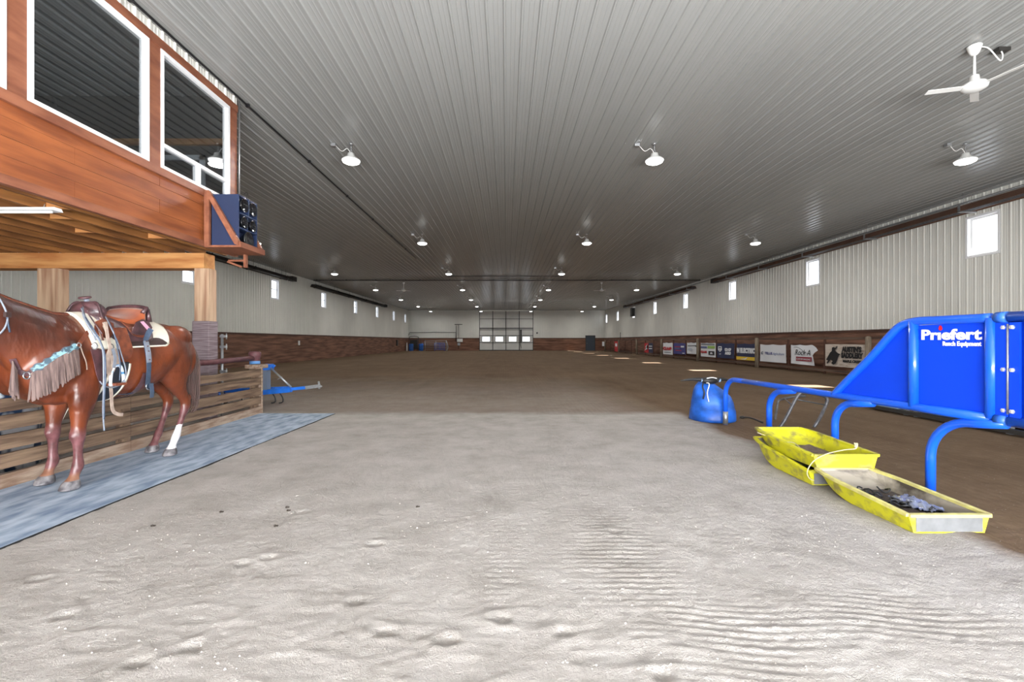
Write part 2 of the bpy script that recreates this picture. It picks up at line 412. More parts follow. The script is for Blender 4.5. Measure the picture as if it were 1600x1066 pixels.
def ground_mat():
    m = bpy.data.materials.new('arena_footing'); m.use_nodes = True; nt = m.node_tree; N = nt.nodes; L = nt.links
    b = N['Principled BSDF']; b.inputs['Roughness'].default_value = .95; b.inputs['Specular IOR Level'].default_value = .12
    geo = N.new('ShaderNodeNewGeometry'); sep = N.new('ShaderNodeSeparateXYZ'); L.new(geo.outputs['Position'], sep.inputs[0])
    def nz(sc, det=5, rough=.6, vec=None):
        n = N.new('ShaderNodeTexNoise'); n.inputs['Scale'].default_value = sc; n.inputs['Detail'].default_value = det; n.inputs['Roughness'].default_value = rough
        L.new(vec or geo.outputs['Position'], n.inputs[0]); return n.outputs[0]
    def math_(op, a, bb=None, c=None, clamp=False):
        n = N.new('ShaderNodeMath'); n.operation = op; n.use_clamp = clamp
        for i, v in enumerate((a, bb, c)):
            if v is None: continue
            if isinstance(v, (int, float)): n.inputs[i].default_value = v
            else: L.new(v, n.inputs[i])
        return n.outputs[0]
    def ramp(v, stops):
        r = N.new('ShaderNodeValToRGB'); e = r.color_ramp.elements
        e[0].position, e[0].color = stops[0][0], lin(stops[0][1]); e[1].position, e[1].color = stops[-1][0], lin(stops[-1][1])
        for p, c in stops[1:-1]:
            q = e.new(p); q.color = lin(c)
        L.new(v, r.inputs[0]); return r.outputs[0]
    def mix(f, a, bb):
        n = N.new('ShaderNodeMix'); n.data_type = 'RGBA'; L.new(f, n.inputs[0]) if not isinstance(f, float) else None
        if isinstance(f, float): n.inputs[0].default_value = f
        L.new(a, n.inputs[6]); L.new(bb, n.inputs[7]); return n.outputs[2]
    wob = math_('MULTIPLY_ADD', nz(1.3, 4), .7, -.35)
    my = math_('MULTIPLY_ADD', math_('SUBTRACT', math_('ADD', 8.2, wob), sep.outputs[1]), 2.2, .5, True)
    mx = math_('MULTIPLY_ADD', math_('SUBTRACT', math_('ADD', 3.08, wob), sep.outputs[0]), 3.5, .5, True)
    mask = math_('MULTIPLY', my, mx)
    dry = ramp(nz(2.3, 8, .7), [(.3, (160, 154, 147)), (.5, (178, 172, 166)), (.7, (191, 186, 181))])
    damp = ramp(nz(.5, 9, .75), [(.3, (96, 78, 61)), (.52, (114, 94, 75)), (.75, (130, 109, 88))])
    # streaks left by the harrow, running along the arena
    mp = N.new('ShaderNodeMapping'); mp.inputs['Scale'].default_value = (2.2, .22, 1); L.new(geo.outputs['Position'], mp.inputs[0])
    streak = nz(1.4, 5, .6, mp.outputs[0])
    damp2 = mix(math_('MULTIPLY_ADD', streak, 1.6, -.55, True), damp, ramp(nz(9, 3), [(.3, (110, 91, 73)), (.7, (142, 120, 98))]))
    # paler band beyond the apron: daylight falloff painted into the footing colour
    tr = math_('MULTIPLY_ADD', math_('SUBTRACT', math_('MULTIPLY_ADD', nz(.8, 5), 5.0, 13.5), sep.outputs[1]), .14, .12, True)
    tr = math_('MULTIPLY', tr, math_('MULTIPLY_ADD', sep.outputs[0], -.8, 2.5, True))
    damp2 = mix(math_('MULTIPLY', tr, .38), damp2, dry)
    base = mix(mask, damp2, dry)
    sp = N.new('ShaderNodeTexVoronoi'); sp.inputs['Scale'].default_value = 42; L.new(geo.outputs['Position'], sp.inputs[0])
    spk = math_('LESS_THAN', sp.outputs['Distance'], .13)
    big = math_('GREATER_THAN', nz(7, 3), .56); spk = math_('MULTIPLY', spk, big)
    base = mix(math_('MULTIPLY', spk, .6), base, ramp(nz(60, 2), [(.4, (120, 104, 90)), (.6, (244, 240, 234))]))
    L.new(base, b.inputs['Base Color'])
    # relief: grain, clods, and the fine parallel grooves of the drag
    h = math_('MULTIPLY_ADD', nz(120, 4, .7), .010, math_('MULTIPLY', nz(28, 6, .75), .022))
    wv = N.new('ShaderNodeTexWave'); wv.wave_type = 'BANDS'; wv.bands_direction = 'X'; wv.inputs['Scale'].default_value = 3.2; wv.inputs['Distortion'].default_value = 2.2; wv.inputs['Detail'].default_value = 2; wv.inputs['Detail Scale'].default_value = 2
    L.new(geo.outputs['Position'], wv.inputs[0])
    h = math_('MULTIPLY_ADD', math_('MULTIPLY', wv.outputs[1], math_('SUBTRACT', 1.0, mask)), .008, h)
    bp = N.new('ShaderNodeBump'); bp.inputs['Strength'].default_value = .9; bp.inputs['Distance'].default_value = 1; L.new(h, bp.inputs['Height']); L.new(bp.outputs[0], b.inputs['Normal'])
    return m
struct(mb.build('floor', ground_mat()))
# loose clods and crumbs on the sand
mb = MB()
for i in range(900):
    y = 1.8+rnd.random()**1.5*5.5; x = rnd.uniform(-.95, .95)*y*1.05
    if x > 2.6 or x < -3.0: continue
    if noise.noise(Vector((x*1.2, y*1.2, 2))) < -.05: continue
    r = rnd.uniform(.003, .008)
    z = ground_z(x, y)
    vs_ = [Vector((x+r*a*rnd.uniform(.7, 1.2), y+r*b_*rnd.uniform(.7, 1.2), z+r*c*.8)) for a, b_, c in ((1, 0, 0), (0, 1, 0), (-1, 0, 0), (0, -1, 0), (0, 0, 1), (0, 0, -1))]
    mb._add(vs_, [(0, 1, 4), (1, 2, 4), (2, 3, 4), (3, 0, 4), (1, 0, 5), (2, 1, 5), (3, 2, 5), (0, 3, 5)])
tag(mb.build('sand_clod', mat('sand_clod', (190, 182, 174), .95, 0, .25, (30, 30, 30))), 'small pale clods and crumbs scattered over the dry sand', 'sand clods', kind='stuff')
for px, py in ((238, 822), (430, 823), (448, 793), (450, 798), (652, 792), (345, 800)):
    g = G(px, py); mb = MB()
    mb.ball((g.x, g.y, ground_z(g.x, g.y)+.005), (.011, .009, .008), 8)
    mb.ball((g.x+.012, g.y+.004, ground_z(g.x, g.y)+.004), (.008, .007, .006), 8)
    tag(mb.build('dirt_lump', mat('dark_dirt', (52, 44, 38), .9), loc=(g.x, g.y, 0)), 'small dark dirt lump lying on the pale sand left of centre', 'dirt lump', 'dark dirt lumps on the sand')

# ------------------------------------------------------------------ lamps
M_lens = mat('lamp_lens', (255, 255, 255), .3, emit=5)
def make_lamp():
    t = thing('ceiling_lamp', 'x', 'ceiling lamp', (0, 0, H))
    z = H-.38
    mb = MB(); mb.lathe([(.03, .16), (.07, .155), (.085, .09), (.15, .05), (.19, .015), (.195, 0)], (0, 0, z), 20); mb.build('housing', M_whitepaint, t)
    mb = MB(); mb.lathe([(.185, .002), (.17, -.03), (.12, -.055), (.05, -.068), (.005, -.07)], (0, 0, z), 20); mb.build('lens', M_lens, t)
    mb = MB(); mb.tube([(0, 0, z+.15), (-.02, 0, z+.2), (0, 0, z+.25), (.02, 0, z+.2), (0, 0, z+.15)], .006, 6); mb.tube([(0, 0, z+.24), (0, 0, H-.01)], .006, 6)
    mb.lathe([(.04, 0), (.045, .02), (.02, .035)], (0, 0, H-.04), 12); mb.build('hanging_hook', M_galv, t)
    mb = MB(); mb.box((-.42, -.04, H-.075), (-.32, .04, H-.015), bev=.005); mb.build('junction_box', M_galv, t)
    mb = MB(); mb.tube(smooth_path([(-.32, 0, H-.06), (-.2, .01, H-.17), (-.08, 0, H-.12), (0, 0, z+.14)]), .006, 6); mb.build('cord', M_whitepaint, t)
    return t
lamp0 = make_lamp(); used = False
LY = [9.6, 17.7, 25.8, 33.9, 42.0, 50.2, 58.4]
rows = [(-3.28, 'left of centre'), (3.12, 'right of centre'), (9.68, 'by the right wall'), (-9.75, 'by the left wall')]
ordn = ['nearest', 'second nearest', 'third nearest', 'fourth nearest', 'third farthest', 'second farthest', 'farthest']
for ri, (x, wh) in enumerate(rows):
    for k, y in enumerate(LY):
        if ri == 3 and k == 0: continue
        o = lamp0 if not used else copy_tree(lamp0); used = True
        o.location = (x, y, H)
        o['label'] = 'round glowing ceiling lamp, %s in the row %s' % (ordn[k], wh); o['group'] = 'ceiling lamps of the row '+wh
        light('lamp_light', 'AREA', (x, y, H-.47), (0, 0, 0), 84, (1, .985, .955), shape='DISK', size=.34)

# ------------------------------------------------------------------ ceiling fans
def make_fan():
    t = thing('ceiling_fan', 'x', 'ceiling fan', (0, 0, H))
    mb = MB(); mb.lathe([(.03, -.13), (.055, -.1), (.085, -.01), (.085, 0)], (0, 0, H-.02), 16); mb.build('canopy', M_whitepaint, t)
    mb = MB(); mb.tube([(0, 0, H-.1), (0, 0, 4.98)], .016, 10); mb.build('downrod', M_whitepaint, t)
    mb = MB(); mb.lathe([(.02, .14), (.05, .12), (.06, .05), (.13, .01), (.15, -.02), (.14, -.06), (.1, -.085), (.03, -.1), (.005, -.1)], (0, 0, 4.92), 24); mb.build('motor', M_whitepaint, t)
    for k in range(3):
        a = R(120*k+44); M = Matrix.Translation((0, 0, 4.885)) @ Matrix.Rotation(a, 4, 'Z') @ Matrix.Rotation(R(9), 4, 'X')
        mb = MB(); mb.box((.12, -.045, -.003), (.56, .05, .003), M=M); mb.build('blade', M_whitepaint, t)
    return t
fan = make_fan()
for i, (x, y, l) in enumerate(((6.6, 6.42, 'white three-blade ceiling fan near the camera, upper right'), (-7.3, 32.3, 'white ceiling fan far off in the left half'), (6.75, 32.3, 'white ceiling fan far off in the right half'))):
    o = fan if i == 0 else copy_tree(fan); o.location = (x, y, H); o['label'] = l
    if i == 0:
        mb = MB(); mb.box((x+.35, y+.0, H-.07), (x+.52, y+.1, H-.02), bev=.005)
        tag(mb.build('junction_box', M_darkmetal, loc=(x+.4, y, H)), 'dark junction box on the ceiling beside the near fan', 'junction box')
        mb = MB(); mb.tube(smooth_path([(x+.06, y, H-.03), (x+.2, y, H-.05), (x+.36, y, H-.22), (x+.42, y+.02, H-.14), (x+.42, y+.04, H-.06)]), .009, 8)
        tag(mb.build('power_cord', M_whitepaint, loc=(x, y, H)), 'white cord looping from the near fan to its box', 'cord')

# ------------------------------------------------------------------ cables and pipes on the ceiling
mb = MB(); mb.tube([(-HW+.3, 30.9, H-.06), (HW-.3, 30.9, H-.06)], .03, 8)
for k in range(27): mb.box((-HW+.5+k, 30.86, H-.09), (-HW+.55+k, 30.94, H))
tag(mb.build('ceiling_pipe', M_black, loc=(0, 30.9, H)), 'thin black pipe running right across the ceiling', 'pipe')
mb = MB(); mb.tube([(DX0, 29, H-.05), (DX1, 29, H-.05)], .022, 6)
tag(mb.build('ceiling_pipe', M_black, loc=(0, 29, H)), 'short dark bar under the ceiling, just nearer than the long pipe', 'pipe')
mb = MB(); mb.tube([(-4.56, YB+.2, H-.035)]+[(-4.56, y, H-.035) for y in (4, 8, 14, 23)], .018, 8)
for k in range(8): mb.box((-4.59, 3+k*2.5, H-.06), (-4.53, 3.04+k*2.5, H))
tag(mb.build('ceiling_cable', M_black, loc=(-4.56, 6, H)), 'black cable clipped along the ceiling above the loft front', 'cable')

# ------------------------------------------------------------------ radiant tube heaters along both walls
M_hoodL = mat('heater_hood_dark', (58, 54, 52), .45, .4)
M_hoodR = mat('heater_hood_brown', (112, 84, 70), .5, .3, .2, (2, 2, 2))
def heater(sgn, y0, y1, hood, label):
    x = sgn*12.98; t = thing('tube_heater', label, 'heater', (x, y0, 5.0), 'tube heaters along the walls')
    mb = MB(); pr = [(-.23, -.12), (-.13, .05), (.13, .05), (.23, -.12), (.222, -.125), (.125, .035), (-.125, .035), (-.222, -.125)]
    ring = lambda y: [Vector((x+a, y, 5.07+b)) for a, b in pr]
    mb.rings([ring(y0+.4), ring(y1-.2)], True, smooth=False); mb.build('reflector_hood', hood, t)
    for dx in (-.07, .07):
        mb = MB(); mb.tube([(x+dx, y0+.3, 5.0), (x+dx, y1-.1, 5.0)], .045, 10); mb.build('tube', M_darkmetal if sgn < 0 else M_tubesteel, t)
    mb = MB(); mb.box((x-.15, y1-.3, 4.92), (x+.15, y1+.25, 5.2), bev=.02); mb.build('burner_box', M_darkmetal, t)
    y = y0+1.0
    while y < y1:
        mb = MB(); mb.box((x-.25, y, 4.92), (x+.25, y+.05, 4.96)); mb.box((x-.25, y, 4.94), (x-.22, y+.05, 5.12)); mb.box((x+.22, y, 4.94), (x+.25, y+.05, 5.12))
        mb.tube([(x-.12, y+.02, 5.1), (x-.12, y+.02, H)], .006, 5); mb.tube([(x+.12, y+.02, 5.1), (x+.12, y+.02, H)], .006, 5)
        mb.build('hanger', M_galv if sgn > 0 else M_darkmetal, t); y += 3.4
heater(-1, 8.5, 27.6, M_hoodL, 'dark tube heater hanging by the left wall, nearer one')
heater(-1, 30.2, 48.8, M_hoodL, 'dark tube heater hanging by the left wall, farther one')
heater(1, 5.0, 28.4, M_hoodR, 'brown tube heater hanging by the right wall, nearer one')
heater(1, 31.2, 49.8, M_hoodR, 'tube heater hanging by the right wall, farther one')
mb = MB(); mb.tube([(HW-.12, 6, 5.3), (HW-.12, 50, 5.3)], .03, 8); mb.tube([(HW-.62, 6, 5.36), (HW-.62, 30, 5.36)], .02, 8)
tag(mb.build('gas_pipe', M_galv, loc=(HW-.1, 6, 5.3)), 'grey pipes running above the brown heater on the right wall', 'pipe')
mb = MB(); mb.box((12.95, 47.2, 3.85), (13.3, 47.7, 4.75), bev=.03)
tag(mb.build('wall_vent', M_darkmetal, loc=(13.1, 47.4, 3.85)), 'narrow dark upright vent box high on the right wall', 'vent')
# ------------------------------------------------------------------ timber viewing loft, left
LX = -4.65; YE = 7.84
loft = thing('viewing_loft', 'raised timber viewing room on posts, orange stained planks and windows', 'loft', (LX, YE, 0))
def lp(mb, name, m, parent=None, label=None):
    o = mb.build(name, m, parent or loft)
    if label: o['label'] = label
    return o
# plank fascia
zz = [2.84, 3.02, 3.20, 3.38, 3.52]
for i in range(4):
    mb = MB(); yb = [YB+.1, -.2, 2.3, 4.9, 6.94] if i % 2 == 0 else [YB+.1, 1.1, 3.7, 6.1, 6.94]
    for j in range(4): mb.box((LX-.04, yb[j]+.0015, zz[i]+.0015), (LX+.0-(.002 if (i+j) % 2 else 0), yb[j+1]-.0015, zz[i+1]-.0015))
    mb.box((LX-.04, 6.94, zz[i]), (LX, YE, zz[i+1]-.0015)); lp(mb, 'fascia_plank', M_cedar)
mb = MB(); mb.box((LX-.04, YB+.1, 2.75), (LX+.025, YE, 2.84)); lp(mb, 'bottom_trim', M_cedar_trim)
mb = MB(); mb.box((LX-.1, YB+.1, 3.52), (LX+.035, YE, 3.62)); lp(mb, 'sill_board', M_cedar_trim)
mb = MB(); mb.box((LX-.08, YB+.1, 5.23), (LX+.02, YE, 5.35)); lp(mb, 'header_board', M_cedar_trim)
mb = MB(); ribbed(mb, YB+.1, YE, 5.35, H-.002, lambda u, v, h: Vector((LX+h, u, v))); o = mb.build('steel_strip', M_wall, loft, recalc=False)
wposts = [(2.52, 2.70), (4.22, 4.41), (5.91, 6.11), (7.63, 7.84)]
for a, b in wposts:
    mb = MB(); mb.box((LX-.1, a, 3.6), (LX+.005, b, 5.25)); lp(mb, 'window_post', M_cedar_trim)
def loft_window(a, b, slider):
    z0, z1 = 3.62, 5.23; f = .055
    mb = MB(); x0, x1 = LX-.07, LX+.015
    mb.frame(x0, x1, a, b, z0, z1, f)
    mb.box((x0+.015, a+f+.001, z0+f+.001), (x1-.02, a+f+.02, z1-f-.001)); mb.box((x0+.015, b-f-.02, z0+f+.001), (x1-.02, b-f-.001, z1-f-.001))
    if slider:
        mb.box((x0+.001, a+f, 3.93), (x1-.002, b-f, 3.98)); m_ = (a+b)/2-.02; mb.box((x0+.002, m_, z0+f), (x1-.004, m_+.06, 3.93))
    w = lp(mb, 'window_frame', M_white)
    p = MB(); p.box((LX-.035, a+f, z0+f), (LX-.03, b-f, z1-f)); p.build('pane', M_loftglass, w)
loft_window(.2, 2.52, False); loft_window(-2.4, 0, False); loft_window(YB+.2, -2.6, False); loft_window(2.70, 4.22, False); loft_window(4.41, 5.91, False); loft_window(6.11, 7.63, True)
M_dark = mat('dark_room_wall', (84, 82, 80), .8)
mb = MB(); mb.box((-9.6, YB+.1, 2.98), (-9.5, YE, H-.01)); mb.box((-9.5, YE-.1, 2.98), (LX-.1, YE, H-.01)); mb.box((-9.5, YB+.1, 2.98), (LX-.1, YB+.2, H-.01)); lp(mb, 'room_wall', M_dark)
mb = MB(); mb.box((-9.5, YE-.16, 4.62), (LX-.1, YE-.1, 4.72)); mb.box((-9.5, 1.2, 4.62), (-9.44, YE, 4.72)); lp(mb, 'inner_rail', M_pine)
mb = MB(); mb.box((-5.9, YE-.14, 3.0), (-5.82, YE-.1, 4.45)); mb.box((-5.2, YE-.14, 3.0), (-5.12, YE-.1, 4.45)); mb.box((-5.9, YE-.14, 4.37), (-5.12, YE-.1, 4.45)); lp(mb, 'inner_door_frame', M_white)
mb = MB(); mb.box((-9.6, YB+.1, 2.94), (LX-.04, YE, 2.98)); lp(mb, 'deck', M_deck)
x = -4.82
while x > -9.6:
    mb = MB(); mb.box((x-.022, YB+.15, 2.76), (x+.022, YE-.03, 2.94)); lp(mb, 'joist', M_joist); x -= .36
for (xa, y) in ((-4.82, 6.55), (-4.82, 5.1), (-5.18, 5.5), (-5.54, 6.2), (-5.9, 4.9)):
    mb = MB(); mb.box((xa-.338, y, 2.78), (xa-.022, y+.045, 2.93)); lp(mb, 'blocking', M_pine)
mb = MB(); mb.box((-9.5, 7.50, 2.5), (-4.985, 7.78, 2.755), bev=.006); lp(mb, 'beam', M_pine)
def loft_post(px0, px1, yf):
    x0, x1 = (px0-VX)*yf/F, (px1-VX)*yf/F
    mb = MB(); mb.box((x0, yf, 0), (x1, yf+.2, 2.5), bev=.008); return lp(mb, 'post', M_pinev)
p1 = loft_post(303.5, 326.5, 7.5); loft_post(58, 90, 7.5)
M_wrap = mat('rubber_wrap', (160, 146, 150), .6, 0, vscale=(3, 3, 60), col2=(116, 98, 104), bump=.5, bscale=(4, 4, 70))
mb = MB(); mb.box((-5.17, 7.48, 0), (-4.895, 7.72, 1.63), bev=.015); mb.build('post_wrap', M_wrap, p1)['label'] = 'grey rubber wrap around post foot'
# speaker shelf on the end of the front
shelf = thing('speaker_shelf', 'stained wooden bracket shelf holding the blue loudspeaker', 'shelf', (LX, 6.95, 2.75))
sx = -4.09
for y in (6.94, 7.60):
    mb = MB(); mb.box((LX+.036, y, 2.76), (LX+.11, y+.045, 3.58)); mb.build('upright', M_cedar_trim, shelf)
    mb = MB(); mb.prism([(LX+.04, y-.005, 3.60), (LX+.11, y-.005, 3.60), (sx, y-.005, 2.84), (sx, y-.005, 2.76), (sx-.06, y-.005, 2.78)], (0, .055, 0)); mb.build('diagonal_brace', M_pinev if 0 else M_cedar_trim, shelf)
mb = MB(); mb.box((LX+.036, 6.95, 2.735), (sx, 7.64, 2.765)); mb.build('shelf_board', M_cedar_trim, shelf)
mb = MB(); mb.box((sx-.0, 6.95, 2.735), (sx+.035, 7.64, 2.82)); mb.build('front_lip', M_cedar_trim, shelf)
mb = MB(); mb.box((LX+.03, 7.55, 2.62), (-4.36, 7.60, 2.65)); mb.beam((-4.64, 7.57, 2.62), (-4.4, 7.57, 2.53), .03, .03); mb.box((-4.36, 7.54, 2.52), (-4.32, 7.60, 2.735)); mb.build('under_brace', M_cedar_trim, shelf)
# loudspeaker
M_navy = mat('navy_cabinet', (36, 50, 82), .45, 0, .1, (3, 3, 3), bump=.2, bscale=(200, 200, 200), bdist=.002)
M_horn = mat('black_horn', (22, 23, 28), .25, coat=.3)
M_silver = mat('speaker_cone', (182, 184, 190), .3, .5)
sp_ = thing('loudspeaker', 'navy blue loudspeaker cabinet with black horns on the wooden shelf', 'loudspeaker', (-4.35, 7.25, 2.765))
y0, y1, z0, z1, xf = 7.0, 7.52, 2.767, 3.56, -4.12
mb = MB(); x0 = LX+.115
mb.frame(x0, xf, y0, y1, z0, z1, .02); mb.box((x0+.001, y0+.021, z0+.021), (xf-.16, y1-.021, z1-.021)); mb.build('cabinet', M_navy, sp_)
mb = MB()
for z in (z0+.27, z0+.50): mb.box((xf-.16, y0+.02, z), (xf+.012, y1-.02, z+.02))
mb.box((xf-.16, (y0+y1)/2-.01, z0+.5), (xf+.01, (y0+y1)/2+.01, z1)); mb.box((xf-.16, (y0+y1)/2-.01, z0+.27), (xf-.01, (y0+y1)/2+.01, z0+.5))
mb.build('divider', M_navy, sp_)
for (yc, zc, r, prof) in ((y0+.14, z0+.66, .105, 0), (y1-.14, z0+.66, .105, 0), (y0+.14, z0+.39, .09, 1), (y1-.14, z0+.39, .09, 1), ((y0+y1)/2, z0+.14, .13, 2)):
    mb = MB(); mb.lathe([(r, .0), (r*1.04, .015), (r*.93, .012), (r*.6, -.08), (r*.34, -.12), (r*.3, -.14)], (xf, yc, zc), 20, axis='X'); h = mb.build('horn', M_horn, sp_)
    mb = MB(); mb.ball((xf-(.09 if prof != 2 else .05), yc, zc), (r*.25, r*.5, r*.5), 14); mb.build('driver', M_silver if prof != 1 else M_horn, h)
for zc in (z0+.39, z0+.66):
    for yc in (y0+.14, y1-.14):
        mb = MB()
        for dz in (-.04, 0, .04): mb.box((xf-.05, yc-.1, zc+dz), (xf+.005, yc+.1, zc+dz+.006))
        mb.build('fin', M_horn, sp_)
# cables and conduit at the loft corner
mb = MB(); mb.tube([(LX+.035, YE+.02, 5.44), (LX+.035, YE+.02, 3.75)], .012, 8); tag(mb.build('conduit', M_galv, loc=(LX, YE, 3.7)), 'thin conduit down the far corner of the timber loft', 'conduit')
mb = MB(); pts = [Vector((LX+.05+rnd.uniform(-.03, .22), YE-.02+rnd.uniform(-.05, .1), 3.72+rnd.uniform(-.1, .16))) for _ in range(12)]
mb.tube([(LX+.035, YE+.02, 3.8)]+smooth_path(pts, 5), .006, 6); tag(mb.build('cable_tangle', M_black, loc=(LX, YE, 3.7)), 'tangle of thin dark cable at the loft corner above the speaker', 'cable')
# strip light under the loft
t = thing('strip_light', 'white strip light hanging under the timber loft', 'light fixture', (-5.9, 4.9, 2.72))
mb = MB(); mb.prism([(-7.3, 4.85, 2.70), (-7.3, 4.97, 2.70), (-7.3, 4.95, 2.735), (-7.3, 4.87, 2.735)], (2.46, 0, 0)); mb.build('housing', M_white, t)
mb = MB(); mb.tube([(-7.25, 4.91, 2.692), (-4.9, 4.91, 2.692)], .014, 8); mb.build('tube', M_whitepaint, t)
mb = MB(); mb.tube([(-5.0, 4.91, 2.73), (-4.98, 4.91, 2.78)], .004, 5); mb.tube([(-7.1, 4.91, 2.73), (-7.12, 4.91, 2.78)], .004, 5); mb.build('hanger', M_galv, t)
# things seen in the loft room
t = thing('office_chair', 'black chair standing inside the loft window', 'chair', (-5.4, 5.0, 2.98))
mb = MB(); mb.box((-5.62, 4.75, 3.42), (-5.15, 5.2, 3.5), bev=.03); mb.build('seat', M_black, t)
mb = MB(); mb.box((-5.62, 5.15, 3.52), (-5.15, 5.22, 4.08), bev=.03); mb.build('backrest', M_black, t)
mb = MB(); mb.tube([(-5.38, 5, 3.42), (-5.38, 5, 3.1)], .025, 8)
for k in range(5): a = 2*math.pi*k/5; mb.tube([(-5.38, 5, 3.1), (-5.38+.28*math.cos(a), 5+.28*math.sin(a), 3.0)], .018, 6)
mb.build('base', M_darkmetal, t)

# ------------------------------------------------------------------ plank fence, mat, rail
M_fence = mat('weathered_plank', (136, 112, 90), .85, 0, vscale=(30, 1.6, 22), col2=(82, 62, 48), bump=.5, bscale=(60, 4, 60))
M_fence2 = mat('dusty_plank', (168, 148, 130), .9, 0, vscale=(20, 3, 20), col2=(126, 100, 82), bump=.5, bscale=(60, 8, 60))
FX = -4.40
fence = thing('plank_fence', 'low weathered plank fence along the grey rubber mat', 'fence', (FX, 8.2, 0))
rr = random.Random(5)
zb = [0.0, .175, .345, .515, .685]; hh = .128
for k in range(5):
    for (ya, yb_) in ((1.0, 2.85), (2.85, 5.33), (5.33, 8.17)):
        n = 26; t_, b_ = [], []
        dz = rr.uniform(-.006, .006)
        for i in range(n+1):
            y = ya+.004+(yb_-ya-.008)*i/n
            chew = 0
            if k == 4: chew = -.012+.018*noise.noise(Vector((y*3.1, 0, 5)))-.025*max(0, noise.noise(Vector((y*1.7, 9, 2))))
            t_.append(zb[k]+hh+dz+chew+.001*noise.noise(Vector((y*8, k, 1)))); b_.append(zb[k]+dz)
        mb = MB(); x0, x1 = FX-.04, FX+rr.uniform(-.003, .003)
        mb.rings([[Vector((x0, ya+.004+(yb_-ya-.008)*i/n, b_[i])), Vector((x1, ya+.004+(yb_-ya-.008)*i/n, b_[i])), Vector((x1, ya+.004+(yb_-ya-.008)*i/n, t_[i])), Vector((x0, ya+.004+(yb_-ya-.008)*i/n, t_[i]))] for i in range(n+1)], True, smooth=False)
        lpn = mb.build('plank', M_fence if k else M_fence2, fence)
for y in (1.2, 2.85, 5.33, 8.1):
    mb = MB(); mb.box((FX-.14, y-.045, 0), (FX-.041, y+.045, .80)); mb.build('fence_post', M_fence, fence)
mb = MB(); mb.box((FX-.14, 8.172, 0), (FX+.01, 8.20, .835)); mb.build('end_board', M_fence2, fence)
mb = MB(); mb.box((-4.72, 8.2, .80), (-4.45, 8.5, .87), bev=.01); mb.box((-4.66, 8.25, 0), (-4.55, 8.4, .8)); tag(mb.build('wood_block', M_fence2, loc=(-4.6, 8.3, 0)), 'pale wooden post top behind the far end of the plank fence', 'post')
# rubber mat
def mat_rubber():
    m = mat('rubber_mat', (176, 190, 206), .6, 0, vscale=(9, 3, 3), col2=(112, 132, 158), bump=.35, bscale=(30, 12, 30), detail=10, contrast=(.34, .62), bdist=.006)
    return m
mb = MB(); rowsm = []
for i in range(60):
    y = 1.0+i*(8.12-1.0)/59; r_ = []
    xe = -3.16+.10*(y-2.9)/5.2+.012*noise.noise(Vector((y*1.2, 0, 0)))
    for j in range(9):
        x = -4.39+(xe+4.39)*j/8; r_.append(Vector((x, y, 0.010+.003*noise.noise(Vector((x*2, y*2, 5))))))
    rowsm.append(r_)
bot = [[v-Vector((0, 0, .018)) for v in r_] for r_ in rowsm]
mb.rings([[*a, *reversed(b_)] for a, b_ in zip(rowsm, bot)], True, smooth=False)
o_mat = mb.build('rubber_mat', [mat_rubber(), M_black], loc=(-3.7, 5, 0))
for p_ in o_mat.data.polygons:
    if abs(p_.normal.z) < .5: p_.material_index = 1  # side faces coloured black: the shadow line along the mat's edge is painted
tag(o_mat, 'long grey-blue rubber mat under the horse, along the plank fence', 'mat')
# rail wrapped in dark rubber, with its end post
M_maroon = mat('maroon_wrap', (112, 72, 76), .5, 0, .25, (10, 10, 10))
rail = thing('hitching_rail', 'dark maroon padded rail with a thick end post behind the fence', 'rail', (-4.8, 8.62, 0))
mb = MB(); mb.tube([(-4.81, 2.0, .95), (-4.80, 7.4, .955), (-4.79, 8.6, .975)], .045, 12); mb.build('rail_bar', M_maroon, rail)
mb = MB(); mb.lathe([(.085, .72), (.09, .98), (.105, 1.0), (.11, 1.07), (.085, 1.1), (.01, 1.105)], (-4.79, 8.66, 0), 16); mb.build('end_cap', M_maroon, rail)
mb = MB(); mb.lathe([(.075, 0), (.075, .8)], (-4.79, 8.66, 0), 16); mb.lathe([(.092, .74), (.092, .92)], (-4.79, 8.66, 0), 16, mi=1); mb.build('end_post', [M_fence, mat('blue_tape', (96, 150, 210), .5)], rail)
# galvanised gate pole beside the post
t = thing('gate_pole', 'galvanised upright pole with clamps beside the loft post', 'pole', (-4.86, 7.62, 0))
mb = MB(); mb.tube([(-4.875, 7.80, 0), (-4.875, 7.80, 1.42)], .022, 10); mb.build('pole', M_galv, t)
for z in (1.38, 1.2, .78):
    mb = MB(); mb.box((-4.90, 7.77, z-.02), (-4.80, 7.83, z+.02)); mb.tube([(-4.80, 7.8, z-.05), (-4.80, 7.8, z+.05)], .01, 8); mb.build('clamp', M_galv, t)

# blue drag implement
M_dragblue = mat('drag_blue', (36, 112, 214), .4, 0, .2, (8, 8, 8))
t = thing('arena_drag', 'blue arena drag with tow bar behind the plank fence', 'arena drag', (-5.1, 9.5, 0))
yD = 9.5
mb = MB(); mb.beam(P(340, 620, yD), P(455, 609, yD-.1), .09, .1); mb.beam(P(340, 611, yD+.5), P(450, 607, yD), .08, .08)
mb.beam(P(345, 618, yD+.7), P(345, 618, yD-.3), .07, .09); mb.beam(P(430, 612, yD+.5), P(430, 612, yD-.1), .06, .08); mb.build('frame', M_dragblue, t)
mb = MB(); mb.beam(P(452, 608.5, yD-.05), P(494, 604, yD-.05), .07, .06); mb.build('tow_bar', M_dragblue, t)
mb = MB(); mb.beam(P(478, 606, yD-.06), P(500, 603, yD-.06), .075, .066); mb.tube([P(499, 608, yD-.05), P(498, 596, yD-.05)], .022, 8); mb.lathe([(.03, -.02), (.05, 0), (.03, .02)], P(500, 604, yD-.05), 12); mb.build('hitch', M_galv, t)
